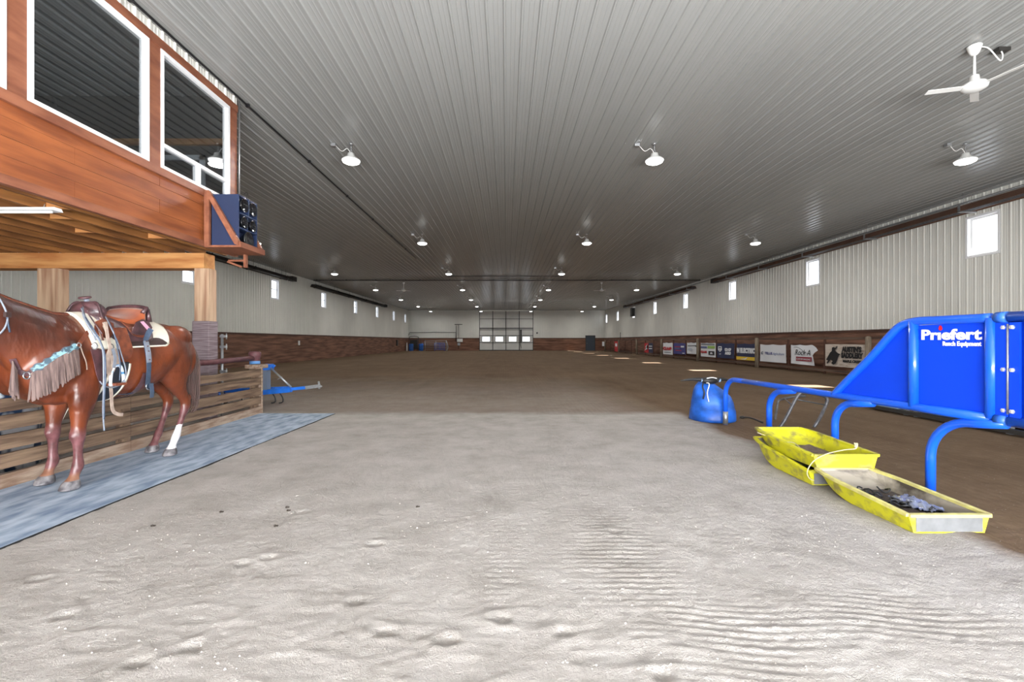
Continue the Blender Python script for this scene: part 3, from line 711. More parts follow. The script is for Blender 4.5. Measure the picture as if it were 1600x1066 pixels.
mb = MB(); mb.box((P(414, 0, yD).x, yD-.1, .28), (P(421, 0, yD).x, yD+.05, .80)); mb.build('mast', mat('drag_grey', (120, 132, 150), .5), t)
mb = MB(); mb.box((P(412, 0, yD).x, yD-.15, .70), (P(425, 0, yD).x, yD+.1, .82), bev=.02); mb.tube([P(425, 575, yD), P(430, 571, yD)], .02, 8); mb.build('mast_head', M_dragblue, t)
mb = MB(); mb.tube([P(423, 575, yD-.05), P(455, 605, yD-.05)], .02, 8); mb.tube([P(434, 593, yD-.1), P(441, 589, yD-.1)], .008, 6); mb.build('turnbuckle', M_galv, t)
for px in (350, 372, 395, 424, 436):
    mb = MB(); a = P(px, 613, yD); mb.tube(smooth_path([a, a+Vector((.07, 0, -.1)), a+Vector((.08, 0, -.2)), Vector((a.x, a.y, .005))]), .013, 6); mb.build('tine', M_darkmetal, t)
mb = MB()
for k in range(24):
    a = P(425+k*1.1, 609+1.5*math.sin(k*1.9), yD-.02+.06*math.cos(k*1.3)); mb.lathe([(.018, -.008), (.028, 0), (.018, .008)], a, 8, axis='YXZ'[k % 3])
mb.build('chain', M_dragblue, t)

# clutter behind the fence at the left edge
M_lav = mat('lavender_tub', (128, 128, 158), .5)
t = thing('storage_tub', 'grey-lavender plastic tub behind the fence at the left edge', 'tub', (-5.55, 4.6, 0))
mb = MB(); mb.rings([[Vector((-5.55+a*(.25+.04*z), 4.6+b*(.42+.04*z), z*.83)) for a, b in ((-1, -1), (1, -1), (1, 1), (-1, 1))] for z in (0, 1)], True, smooth=False); mb.build('body', M_lav, t)
mb = MB(); mb.box((-5.86, 4.12, .82), (-5.24, 5.08, .86), bev=.015); mb.build('lid', M_lav, t)
M_bag = mat('blue_white_bag', (226, 230, 236), .6, 0, vscale=(7, 7, 2), col2=(40, 70, 110), contrast=(.44, .5), detail=1)
t = thing('feed_bag', 'blue and white sack slumped behind the plank fence', 'sack', (-4.95, 4.5, 0))
mb = MB(); mb.rings([[Vector((-5.08+.13*math.cos(a)*(1+.1*math.sin(5*a)), 4.65+.3*math.sin(a), z)) for a in [2*math.pi*k/20 for k in range(20)]] for z in (0, .2, .45, .6, .70)], True); mb.build('sack_body', M_bag, t)
mb = MB(); mb.rings([[Vector((-5.08+(.1+.02*math.sin(7*a))*math.cos(a)*s, 4.65+.22*s*math.sin(a), z)) for a in [2*math.pi*k/20 for k in range(20)]] for z, s in ((.70, 1), (.74, .7), (.79, .9))], True); mb.build('sack_neck', M_bag, t)
M_tarp = mat('dark_tarp', (36, 48, 66), .7, 0, .4, (5, 5, 5), bump=.4, bscale=(9, 9, 9), bdist=.05)
mb = MB(); mb.rings([[Vector((-6.3+.42*math.cos(a)*s, 5.3+.75*math.sin(a)*s, z)) for a in [2*math.pi*k/18 for k in range(18)]] for z, s in ((0, 1), (.6, .98), (.98, .9), (1.14, .7), (1.2, .3))], True)
tag(mb.build('tarp_cover', M_tarp, loc=(-6.3, 5.3, 0)), 'dark blue tarp-covered heap behind the horse at the left edge', 'tarp')
mb = MB(); mb.rings([[Vector((-4.62+.10*math.cos(a), 3.6+.5*math.sin(a), z)) for a in [2*math.pi*k/18 for k in range(18)]] for z in (0, .62)], True)
tag(mb.build('water_trough', mat('navy_tub', (24, 34, 52), .5), loc=(-4.86, 3.6, 0)), 'dark navy trough seen through the gaps of the plank fence', 'trough')
# ------------------------------------------------------------------ lettering
def text(s, size, M, m, name, parent, weight=0, ext=.0015, align='LEFT', squash=1, shear=0, width=None):
    cu = bpy.data.curves.new('t', 'FONT'); cu.body = s; cu.size = size; cu.extrude = ext; cu.offset = weight; cu.align_x = align; cu.shear = shear; cu.resolution_u = 3
    o = bpy.data.objects.new('t', cu); C.objects.link(o)
    bpy.context.view_layer.update()
    me = bpy.data.meshes.new_from_object(o.evaluated_get(bpy.context.evaluated_depsgraph_get()))
    bpy.data.objects.remove(o)
    xs = [v.co.x for v in me.vertices]; w = (max(xs)-min(xs)) if xs else 1
    k = (width/w) if width else squash
    base = wpos(parent)
    for v in me.vertices:
        v.co = (M @ Vector((v.co.x*k, v.co.y, v.co.z)))-base
    ob = bpy.data.objects.new(name, me); me.materials.clear(); me.materials.append(m); C.objects.link(ob); ob.parent = parent
    return ob

# ------------------------------------------------------------------ arena rail on the right with its banners
BX = 12.4
M_post = mat('grey_round_post', (150, 136, 118), .85, 0, vscale=(14, 14, 2), col2=(108, 94, 78))
M_railw = mat('rail_wood', (104, 84, 70), .8, 0, vscale=(12, 1, 12), col2=(72, 54, 44))
M_stud = mat('brown_stud', (88, 58, 46), .8)
posts_y = [8.65+6.95*k for k in range(8)]
rail_f = thing('arena_rail', 'long wooden rail with round posts before the right wall', 'fence', (BX, 8.65, 0))
for y in posts_y:
    mb = MB(); mb.lathe([(.095, -.02), (.09, 1.42), (.06, 1.46), (.01, 1.47)], (BX, y, 0), 12); mb.build('post', M_post, rail_f)
for i in range(len(posts_y)-1):
    a, b = posts_y[i], posts_y[i+1]
    mb = MB(); mb.box((BX+.06, a, 1.36), (BX+.10, b-.01, 1.44)); mb.build('top_rail', M_railw, rail_f)
    mb = MB(); mb.box((BX+.03, a, .12), (BX+.08, b-.01, .20)); mb.build('bottom_rail', M_railw, rail_f)
    for k in (1, 2):
        y = a+(b-a)*k/3; mb = MB(); mb.box((BX+.1, y-.03, .02), (BX+.16, y+.03, 1.4)); mb.build('stud', M_stud, rail_f)
mb = MB(); mb.box((BX+.06, posts_y[-1], 1.36), (BX+.1, YF-.2, 1.44)); mb.build('top_rail', M_railw, rail_f)

def ban_mat(n, c, rough=.55): return mat('banner_'+n, c, rough)
M_bw = ban_mat('white', (226, 228, 232)); M_bnavy = ban_mat('navy', (30, 40, 78)); M_bred = ban_mat('red', (190, 34, 44)); M_btext = ban_mat('black', (18, 18, 22))
M_bpurple = ban_mat('purple', (60, 60, 128)); M_byel = ban_mat('yellow', (222, 186, 52)); M_bgreen = ban_mat('green', (150, 186, 90)); M_bgrey = ban_mat('grey', (120, 126, 136)); M_bteal = ban_mat('dusk', (90, 104, 150)); M_bmaroon = ban_mat('maroon', (140, 40, 56))
M_bboard = mat('whitewashed_board', (196, 184, 172), .8, 0, vscale=(3, 3, 22), col2=(150, 132, 118), contrast=(.3, .5))
def banner(px0, px1, py0, py1, m, label, wav=.02, shape=None, name='banner', xoff=0):
    """cloth hung on the rail; text frame u 0..1 along the view left to right, v up"""
    ya = BX*F/(px0-VX); yb_ = BX*F/(px1-VX); ym = (ya+yb_)/2; pm = (px0+px1)/2
    z1 = EYE-(py0-VY)*ym/F; z0 = EYE-(py1-VY)*ym/F; x = BX-.0+xoff
    t = thing(name, label, 'banner', (x, ym, z0))
    ph = rnd.random()*9
    mb = MB(); rows = []
    for i in range(9):
        v = i/8; r = []
        for j in range(25):
            u = j/24; y = ya+(yb_-ya)*u; sag = (.03*abs(math.sin(u*math.pi*2.0+ph)) if wav else 0)*(v**3)
            uu, zz_ = u, z0+(z1-z0)*v-sag
            if shape: uu, dz = shape(u, v); y = ya+(yb_-ya)*uu; zz_ += dz
            r.append(Vector((x-wav*math.sin(u*9+ph+v*2)*(.4+.6*(1-v)), y, zz_)))
        rows.append(r)
    back = [[p+Vector((.006, 0, 0)) for p in r] for r in rows]
    mb.grid(rows); mb.grid(back)
    # edges
    for seq in ([r[0] for r in rows], [r[-1] for r in rows]): mb.grid([seq, [p+Vector((.006, 0, 0)) for p in seq]])
    for r in (rows[0], rows[-1]): mb.grid([r, [p+Vector((.006, 0, 0)) for p in r]])
    mb.build('cloth' if name == 'banner' else 'board', m, t)
    w = ya-yb_; h = z1-z0
    def M(u, v, off=.03):
        # text x -> -Y, text y -> Z, text z -> -X
        return Matrix(((0, 0, -1, x-off), (-1, 0, 0, ya-u*w), (0, 1, 0, z0+v*h), (0, 0, 0, 1)))
    def patch(u0, u1, v0, v1, mm, off=.026, nm='printed_band'):
        q = MB(); q.box((x-off-.002, ya-u1*w, z0+v0*h), (x-off, ya-u0*w, z0+v1*h)); q.build(nm, mm, t)
    def poly(pts, mm, off=.03, nm='emblem'):
        q = MB(); q.prism([(x-off, ya-u*w, z0+v*h) for u, v in pts], (-.002, 0, 0)); q.build(nm, mm, t)
    return t, w, h, M, patch, poly
def tx(b, s, u0, u1, v, size, m, **kw):
    t, w, h, M, _, _ = b; text(s, size*h, M(u0, v), m, 'lettering', t, width=(u1-u0)*w, **kw)

b = banner(1187.5, 1228, 538.3, 566, M_bw, 'white banner reading TELUS Agriculture on the right arena rail'); tx(b, 'TELUS', .22, .52, .42, .2, M_bpurple, weight=.004); tx(b, 'Agriculture', .55, .95, .42, .19, M_bteal)
b[5]([(.06, .5), (.1, .58), (.17, .6), (.12, .52), (.15, .42), (.09, .4)], M_bgrey)
def penn(u, v):
    # right edge swallow-cut, as the corner has torn loose
    e = .99-.22*(1-abs(2*(v-.78)))*(1 if v < .78 else 0)-(.0 if v < .78 else .0)
    e = .80+.2*max(0, 1-abs(v-.78)/.22) if v > .5 else .80+.06*(.5-v)*2
    return u*e, -.03*u*(1-v)
b = banner(1235.5, 1279.5, 538.8, 569.5, M_bw, 'white pennant banner with script name over a maroon strip, torn right corner', shape=penn)
tx(b, 'Rock A', .17, .72, .46, .42, M_btext, shear=.35); b[4](.22, .78, .16, .38, M_bmaroon); text('CUSTOM HAULING', .12*b[2], b[3](.24, .22, .032), M_bw, 'lettering', b[0], width=.5*b[1])
q = MB(); q.tube([b[3](u, .72+.16*math.sin(u*7)) @ Vector((0, 0, 0)) for u in [.14+.05*k for k in range(12)]], .006, 5); q.build('flourish', M_btext, b[0])
b = banner(1289.5, 1353, 538.2, 574, M_bboard, "whitewashed board sign reading AUSTIN'S SADDLERY with a black bull rider", wav=0, name='sign_board')
tx(b, "AUSTIN'S", .46, .93, .68, .30, M_btext, weight=.018); tx(b, 'SADDLERY', .44, .96, .42, .30, M_btext, weight=.018); tx(b, 'MAPLE CREEK', .48, .93, .22, .15, M_btext, weight=.008)
b[5]([(.04, .28), (.10, .46), (.15, .62), (.2, .70), (.2, .84), (.25, .88), (.30, .82), (.28, .72), (.36, .60), (.42, .56), (.38, .50), (.36, .42), (.34, .30), (.30, .14), (.24, .08), (.18, .14), (.22, .24), (.17, .30), (.12, .20), (.08, .10), (.06, .14), (.10, .26)], M_btext)
q = MB(); q.tube([b[3](.29, .8) @ Vector((0, 0, 0)), b[3](.33, .9) @ Vector((0, 0, 0))], .02, 5); q.build('rider_arm', M_btext, b[0])
b = banner(1151.3, 1181.5, 537, 563.5, M_bnavy, 'navy banner with white ELECTRIC lettering over a yellow band'); b[4](.0, 1, .02, .22, M_byel); tx(b, 'N ELECTRIC', .03, .98, .46, .36, M_bw, weight=.03); b[5]([(.2, .06), (.45, .12), (.6, .2), (.5, .06)], M_bw)
b = banner(1120, 1147.5, 536.3, 560, M_bnavy, 'dark navy banner with white shield and CO-OP AGRO lettering'); tx(b, 'CO-OP', .5, .86, .5, .22, M_bw, weight=.02); tx(b, 'AGRO', .52, .86, .27, .22, M_bw, weight=.02)
b[5]([(.12, .78), (.32, .78), (.34, .55), (.22, .4), (.1, .55)], M_bw); b[5]([(.15, .72), (.29, .72), (.28, .62), (.22, .66), (.16, .62)], M_bnavy, .034); b[5]([(.16, .55), (.28, .55), (.22, .48)], M_bnavy, .034); tx(b, 'EST', .17, .28, .22, .12, M_bw)
b = banner(1095, 1118.2, 535.8, 557.8, M_bw, 'white banner with green strip and red CLAAS logo, beside navy one', wav=.006); b[4](.05, .95, .84, .94, M_bgrey); b[4](.5, .97, .6, .78, M_bgreen); b[4](.03, .45, .6, .74, M_bteal); tx(b, 'CLAAS', .04, .46, .27, .2, M_bred, weight=.02); b[4](.56, .94, .14, .42, M_btext); b[5]([(.66, .22), (.84, .22), (.8, .34), (.7, .34)], M_bw)
b = banner(1073.6, 1090, 535.3, 553.2, M_bw, 'plain white banner with small dark lettering beside a round post'); tx(b, 'Redline', .05, .75, .7, .16, M_bgrey, weight=.01) if 0 else b[5]([(.1, .68), (.8, .7), (.95, .62), (.9, .76), (.5, .74), (.1, .74)], M_btext); b[4](.12, .5, .3, .5, mat('banner_pale', (196, 202, 214), .6))
b = banner(1052.5, 1071, 536, 553.5, M_bpurple, 'purple-blue banner with small pink and white print', wav=.008); b[4](.12, .6, .62, .68, M_bred); b[4](.1, .55, .45, .58, M_bteal); b[4](.65, .92, .6, .75, M_bw); b[4](.2, .7, .3, .36, M_bred); b[4](.78, .95, .06, .14, M_bw)
b = banner(1036, 1051, 535.5, 554, M_bw, 'white banner with large red CLAAS lettering, right of two round posts', wav=.006); tx(b, 'CLAAS', .06, .94, .38, .34, M_bred, weight=.03); b[4](.15, .85, .16, .22, M_bgrey)
b = banner(1007, 1013.2, 536, 551, M_bred, 'narrow red and white banner joined to a blue one', wav=.004); b[5]([(.1, .2), (.9, .4), (.3, .6), (.9, .9), (.5, .5)], M_bw)
b = banner(1013.4, 1020, 536, 551.5, M_bnavy, 'blue banner with white stripes beside the narrow red one', wav=.004); b[4](.1, .9, .62, .72, M_bw); b[4](.1, .9, .38, .48, M_bw)
b = banner(960.3, 966.5, 533.5, 549.5, M_bred, 'red banner near the far end of the right rail', wav=.004); b[4](.2, .7, .5, .8, M_bw)
b = banner(940.8, 945, 534, 541, M_bw, 'small white sign on the right rail, nearest the far wall', wav=.0)

# ------------------------------------------------------------------ roping chute extension, blue pipe and sheet
CXA, CXB = 3.42, 3.68   # x at y=7.1 and at y=3.2
def cx(y): return CXA+(CXB-CXA)*(7.1-y)/3.9
CH = thing('chute_extension', 'blue steel roping chute side panel on hooped pipe legs', 'chute panel', (cx(5), 5, 0))
PR = .036; RZ = .715; TZ = 1.475
def cpt(y, z): return Vector((cx(y), y, z))
mb = MB(); mb.tube([cpt(6.85, RZ)]+[cpt(y, RZ) for y in (6, 5, 4, 3.44)], PR, 14); mb.build('bottom_rail', M_blue, CH)
legs = [(7.11, .26), (6.05, .26), (4.94, .26), (3.90, .34)]
for i, (y, r) in enumerate(legs):
    zt = RZ if i == 0 else RZ-.06
    pts = [cpt(y, -.02), cpt(y, zt-r)]+[cpt(y-r+r*math.cos(a), zt-r+r*math.sin(a)) for a in [math.pi/2*k/8 for k in range(1, 9)]]+[cpt(y-r-.22, zt+(.0 if i == 0 else .035))]
    mb = MB(); mb.tube(pts, PR, 14); mb.build('leg', M_blue, CH)
    if i == 0:
        mb = MB(); mb.tube([cpt(y, 0), cpt(y, .2)], PR+.003, 14); mb.build('worn_foot', M_galv, CH)
ya, yb_ = 4.88, 4.12
mb = MB(); mb.tube(smooth_path([cpt(4.95, RZ), cpt(4.80, .86), cpt(4.5, 1.13), cpt(4.27, 1.36), cpt(4.16, 1.445), cpt(4.02, TZ), cpt(3.8, TZ), cpt(3.44, TZ)], 5), PR, 14); mb.build('top_rail', M_blue, CH)
for y in (4.05, 3.437):
    mb = MB(); mb.tube([cpt(y, RZ), cpt(y, TZ)], PR+.003, 14); mb.build('upright', M_blue, CH)
mb = MB(); poly = [cpt(4.90, RZ+.02), cpt(4.3, 1.33), cpt(4.14, TZ-.04), cpt(3.46, TZ-.03), cpt(3.32, TZ-.03), cpt(3.32, RZ), cpt(3.46, RZ)]
mb.prism([p+Vector((.01, 0, 0)) for p in poly], (.006, 0, 0)); mb.build('sheet', M_bluepanel, CH)
mb = MB(); mb.box((cx(3.4)-.016, 3.318, RZ+.03), (cx(3.4)-.008, 3.40, TZ-.04)); mb.build('hinge_plate', M_bluepanel, CH)
M_bolt = mat('zinc_bolt', (225, 225, 228), .25, .6)
mb = MB(); mb.tube([cpt(3.316, RZ+.05)+Vector((-.022, 0, 0)), cpt(3.316, TZ-.05)+Vector((-.022, 0, 0))], .006, 8); mb.build('hinge_pin', M_galv, CH)
for z in (1.40, 1.09, .79):
    mb = MB(); mb.lathe([(.008, -.012), (.016, -.008), (.016, .010), (.008, .02)], (cx(3.34)-.02, 3.345, z), 6, axis='X', smooth=False); mb.build('bolt', M_bolt, CH)
mb = MB(); mb.tube([cpt(3.40, TZ), cpt(3.33, TZ)], PR+.006, 14); mb.build('collar', mat('blue_worn', (40, 96, 190), .4), CH)
mb = MB(); mb.tube([cpt(3.40, RZ), cpt(3.33, RZ)], PR+.006, 14); mb.build('collar', mat('blue_worn', (40, 96, 190), .4), CH)
def MT(y, z, off=.0): 
    # lettering in the panel's plane, reading toward the camera
    d = Vector((cx(0)-cx(1), -1, 0)).normalized(); n = Vector((-1, 0, 0)); n = (n-d*n.dot(d)).normalized(); o_ = cpt(y, z)+n*off
    return Matrix(((d.x, 0, n.x, o_.x), (d.y, 0, n.y, o_.y), (d.z, 1, n.z, o_.z), (0, 0, 0, 1)))
text('Pr\u0131efert', .118, MT(3.985, 1.314, .0), M_white, 'lettering', CH, weight=.0042, width=.478)
text('Ranch Equipment', .050, MT(3.80, 1.262, .0), M_white, 'lettering', CH, weight=.0016, width=.292)
o_ = MT(3.815, 1.409) @ Vector((0, 0, .001)); mb = MB(); mb.prism([o_+Vector((0, .017*math.sin(a)*(1 if math.cos(a) < .2 else .8), .022*math.cos(a))) for a in [2*math.pi*k/14 for k in range(14)]], (-.002, 0, 0)); mb.build('red_dot', mat('decal_red', (206, 24, 40), .4), CH)
# next panel, hinged on at the right edge of the view
CH2 = thing('chute_gate', 'blue steel chute gate panel bolted on at the right edge of the photo', 'chute panel', (cx(2.9), 2.9, 0))
mb = MB(); mb.tube([cpt(3.312, TZ), cpt(2.2, TZ)], PR+.004, 14); mb.build('top_rail', M_blue, CH2)
mb = MB(); mb.tube([cpt(3.312, RZ), cpt(2.2, RZ)], PR+.004, 14); mb.build('bottom_rail', M_blue, CH2)
mb = MB(); p = [cpt(3.31, RZ), cpt(3.31, TZ), cpt(2.2, TZ), cpt(2.2, RZ)]; mb.prism([q+Vector((.012, 0, 0)) for q in p], (.006, 0, 0)); mb.box((cx(3.3)-.02, 3.24, RZ+.03), (cx(3.3)-.006, 3.308, TZ-.04)); mb.build('sheet', M_bluepanel, CH2)
mb = MB(); mb.tube([cpt(3.18, RZ), cpt(3.18, TZ)], PR, 14); mb.build('upright', M_blue, CH2)
for z in (1.40, 1.09, .79):
    mb = MB(); mb.lathe([(.008, -.012), (.016, -.008), (.016, .010), (.008, .02)], (cx(3.3)-.026, 3.285, z), 6, axis='X', smooth=False); mb.build('bolt', M_bolt, CH2)
for y in (2.25,):
    mb = MB(); mb.tube([cpt(y, -.01), cpt(y, TZ)], PR, 14); mb.build('leg', M_blue, CH2)
# roping sled frame lying beyond the panel
t = thing('chute_skid', 'long blue and grey steel skid on the dirt beyond the blue panel', 'skid', (7.2, 7.6, 0))
M_dull = mat('dull_blue_steel', (50, 84, 140), .5, .1, .2, (3, 3, 3))
mb = MB(); mb.box((7.1, 5.6, .12), (8.0, 7.9, .55), bev=.02); mb.build('box', M_dull, t)
mb = MB(); mb.box((6.98, 8.15, .07), (7.4, 8.75, .34), bev=.02); mb.build('end_box', mat('pale_blue_steel', (134, 160, 186), .5, 0, .15, (8, 8, 8)), t)
for y in (8.0, 7.8, 6.35, 5.95):
    mb = MB(); mb.box((7.0, y-.03, 0), (7.06, y+.03, .5)); mb.build('upright', M_galv, t)
mb = MB(); mb.box((6.9, 5.2, .03), (6.98, 8.8, .09)); mb.box((8.0, 5.2, .0), (8.08, 8.8, .07)); mb.build('runner', M_darkmetal, t)
mb = MB(); mb.box((6.96, 6.5, .10), (7.05, 7.7, .19)); mb.build('side_rail', M_dull, t)

# ------------------------------------------------------------------ steer roping dummy: blue barrel with horns
DXc, DYc = 3.40, 7.52
t = thing('roping_dummy', 'blue plastic roping dummy with black horns behind the first pipe leg', 'roping dummy', (DXc, DYc, 0))
M_plblue = mat('dummy_blue', (30, 96, 196), .4, 0, .45, (4, 4, 6), bump=.1, bscale=(14, 14, 14), bdist=.02)
mb = MB(); rg = []
for (z, r, ox, sy_) in ((0, .345, 0, 1), (.015, .36, 0, 1), (.05, .358, 0, 1), (.17, .348, 0, 1), (.19, .338, 0, 1), (.3, .322, -.005, .98), (.40, .292, -.02, .95), (.49, .235, -.065, .9), (.56, .175, -.10, .85), (.61, .125, -.115, .8), (.64, .085, -.12, .8), (.65, .02, -.12, .8)):
    ring = []
    for k in range(36):
        a = 2*math.pi*k/36; rr_ = r*(1-.07*math.exp(-((math.atan2(math.sin(a-4.25), math.cos(a-4.25)))/.3)**2)*(1 if .18 < z < .6 else 0))
        ring.append(Vector((DXc+ox+rr_*math.cos(a), DYc+sy_*rr_*math.sin(a), z)))
    rg.append(ring)
mb.rings(rg); mb.build('body', M_plblue, t)
hc = P(1110, 594, 7.35)
mb = MB(); mb.ball(hc+Vector((-.02, 0, -.01)), (.14, .075, .06), 14); mb.tube(smooth_path([hc+Vector((-.1, 0, -.01)), hc+Vector((-.14, -.03, -.1)), hc+Vector((-.12, -.05, -.2)), hc+Vector((-.13, -.03, -.3))]), .012, 8); mb.build('head_wrap', M_black, t)
for s_, ln in ((-1, .36), (1, .26)):
    pts = smooth_path([hc+Vector((s_*.1, 0, 0)), hc+Vector((s_*(.1+ln*.5), 0, .012)), hc+Vector((s_*(.12+ln), .0, -.012+(.0 if s_ < 0 else -.02)))], 6)
    mb = MB(); mb.tube(pts, [.042*(1-.85*i/(len(pts)-1)) for i in range(len(pts))], 10); mb.build('horn', M_black, t)
    mb = MB(); mb.tube([hc+Vector((s_*.1, 0, 0)), hc+Vector((s_*.155, 0, .002))], .036, 12); mb.build('horn_wrap', mat('pale_wrap', (150, 184, 226), .6), t)
mb = MB(); mb.tube(smooth_path([hc+Vector((-.09, -.04, -.04)), hc+Vector((-.05, -.07, -.06)), hc+Vector((-.09, -.09, -.2)), hc+Vector((-.07, -.1, -.34))]), .008, 6); mb.tube(smooth_path([hc+Vector((-.08, -.05, .03)), hc+Vector((0, -.06, .045)), hc+Vector((.08, -.05, .03))]), .008, 6); mb.build('cord', M_white, t)

# bare steel hoop frame
t = thing('steel_tube_stand', 'bare steel tube hoop frame standing between the blue pipe legs', 'tube stand', (4.4, 6.9, 0))
D1 = 6.85; D2 = 7.6
f1 = [P(1218, 674, D1), P(1227, 655, D1), P(1240, 630, D1), P(1247, 618, D1), P(1254, 613.5, D1), P(1272, 615, D1+.05), P(1287, 619, D1+.1), P(1292.5, 625, D1+.1), P(1289, 636, D1+.1), P(1280, 655, D1), P(1271.5, 673, D1)]
f1[0].z = 0.0; f1[-1].z = 0.0
mb = MB(); mb.tube(smooth_path(f1, 5), .024, 10); mb.build('hoop', M_tubesteel, t)
g0 = P(1211, 661, D2-.1); g0.z = 0
f2 = [g0, P(1214, 637, D2), P(1216, 627, D2), P(1222, 624, D2), P(1240, 620, D2), P(1258, 619, D2)]
mb = MB(); mb.tube(smooth_path(f2, 4), .019, 10); mb.build('rear_hoop', M_tubesteel, t)
mb = MB(); mb.tube([P(1226, 623, D2), P(1236, 632, D1)], .010, 8); mb.tube([P(1243, 624, D1), P(1290, 633, D1+.1)], .009, 8); mb.build('brace', M_tubesteel, t)
mb = MB(); g = G(1160, 654); h_ = G(1192, 662); mb.tube(smooth_path([g+Vector((0, 0, .02)), g.lerp(h_, .5)+Vector((0, .05, .04)), h_+Vector((0, 0, .015))]), .014, 8); mb.ball(g+Vector((0, 0, .02)), (.05, .04, .025), 8)
tag(mb.build('dark_strap', M_darkmetal, loc=(g.x, g.y, 0)), 'short dark strap lying on the dirt by the hoop frame', 'strap')

# ------------------------------------------------------------------ yellow calf sleds
M_yel = mat('sled_yellow', (202, 198, 34), .5, 0, vscale=(7, 7, 10), col2=(140, 132, 70), contrast=(.36, .5), detail=8, spec=.4)
M_yeldirty = mat('sled_dusty', (170, 164, 144), .8, 0, vscale=(6, 6, 6), col2=(104, 94, 84), contrast=(.4, .6))
M_dirtin = mat('sled_dirt', (112, 96, 82), .95, 0, .35, (14, 14, 14), bump=.8, bscale=(40, 40, 40), bdist=.02)
def sled(name, label, x0, x1, y0, y1, zb_, hgt, tilt0, tilt1, inner, rot=0):
    """open tub; y0 near square end, y1 far bow that sweeps up"""
    t = thing(name, label, 'sled', ((x0+x1)/2, (y0+y1)/2, zb_))
    n = 14; outer = []; inn = []
    L = y1-y0; w = x1-x0; xc = (x0+x1)/2
    def sec(u, inset, zlow):
        y = y0+L*u
        ztop = zb_+hgt+tilt0*(1-u)+tilt1*u
        bow = max(0, (u-.55)/.45); zl = zb_+tilt0*(1-u)*.2+tilt1*u*.0+(hgt*.85+tilt1)*bow**1.8+zlow
        half = w/2*(1-.16*max(0, (u-.7)/.3)**2)-inset; hb = half-.035
        return y, ztop, min(zl, ztop-.012), half, hb
    for i in range(n+1):
        u = i/n; y, zt, zl, hw_, hb = sec(u, 0, 0)
        outer.append([Vector((xc-hw_, y, zt)), Vector((xc-hb, y, zl)), Vector((xc+hb, y, zl)), Vector((xc+hw_, y, zt))])
        y2, zt2, zl2, hw2, hb2 = sec(u, .012, .014); yy = min(max(y2, y0+.014), y1-.02)
        inn.append([Vector((xc-hw2, yy, zt2)), Vector((xc-hb2, yy, min(zl2, zt2-.004))), Vector((xc+hb2, yy, min(zl2, zt2-.004))), Vector((xc+hw2, yy, zt2))])
    mb = MB(); mb.grid(outer, smooth=False); mb.grid(inn, mi=1, smooth=False)
    a, b = outer[0], inn[0]; mb._add(a, [(0, 1, 2, 3)], 0); mb._add(b, [(0, 1, 2, 3)], 1)
    a, b = outer[-1], inn[-1]; mb._add(a, [(0, 1, 2, 3)], 0); mb._add(b, [(0, 1, 2, 3)], 1)
    mb.build('hull', [M_yel, M_yel if inner == 0 else M_yeldirty if inner == 1 else mat('sled_inside_soiled', (150, 142, 130), .85, 0, vscale=(4, 4, 6), col2=(64, 55, 48), contrast=(.42, .6), detail=8)], t)
    # rolled rim
    rim = [outer[i][0] for i in range(n+1)]+[outer[n-i][3] for i in range(n+1)]
    rim.append(rim[0]); mb = MB()
    for k in range(len(rim)-1):
        p, q = rim[k], rim[k+1]
        if (q-p).length > 1e-5: mb.beam(p, q, .034, .02)
    mb.build('rim', M_yel if inner != 2 else mat('sled_rim_dusty', (214, 208, 120), .6, 0, vscale=(12, 12, 12), col2=(180, 168, 110)), t)
    if inner in (1, 2):
        mb = MB(); mb.box((x0+.05, y0-.003, zb_+.01), (x1-.05, y0, zb_+hgt-.02)); mb.build('dusty_end', mat('grey_dust', (112, 113, 114), .8, 0, .2, (9, 9, 9)), t)
    return t, outer
def dirt_fill(x0, x1, y0, y1, z, amp, name, label, m):
    mb = MB(); rows = []
    for i in range(26):
        r = []
        for j in range(20):
            x = x0+(x1-x0)*j/19; y = y0+(y1-y0)*i/25
            e = min(j, 19-j, i*1.2, (25-i)*1.2)/5; e = min(1, e)
            r.append(Vector((x, y, z+amp*e*(.6+.7*noise.noise(Vector((x*9, y*9, 1))))+.3*amp*noise.noise(Vector((x*30, y*30, 1)))*e)))
        rows.append(r)
    low = [[Vector((p.x, p.y, z-.012)) for p in r] for r in rows]
    mb.grid(rows); mb.grid(low)
    for seq in (0, -1): mb.grid([rows[seq], low[seq]]); mb.grid([[r[seq] for r in rows], [r[seq] for r in low]])
    return tag(mb.build(name, m, loc=((x0+x1)/2, (y0+y1)/2, z)), label, 'dirt', kind='stuff')
s2, _ = sled('sled', 'lower yellow sled on the sand, under the stacked one', 2.72, 3.35, 4.10, 5.08, .0, .125, 0, .10, 1)
s1, _ = sled('sled', 'upper yellow sled stacked on another, half full of dirt', 2.75, 3.33, 4.08, 5.10, .150, .105, 0.02, .07, 0)
s3, o3 = sled('sled', 'nearest yellow sled, dusty, holding plastic and black scraps', 2.72, 3.27, 3.08, 4.06, .0, .125, -.005, .035, 2)
dirt_fill(2.83, 3.25, 4.3, 4.85, .185, .035, 'dirt', 'dirt lying in the upper yellow sled', M_dirtin)
dirt_fill(2.775, 3.215, 3.11, 3.86, .045, .05, 'dirt', 'dark dirt lying in the nearest yellow sled', mat('dark_sled_dirt', (72, 62, 54), .95, 0, .45, (18, 18, 18), bump=.8, bscale=(40, 40, 40), bdist=.02))
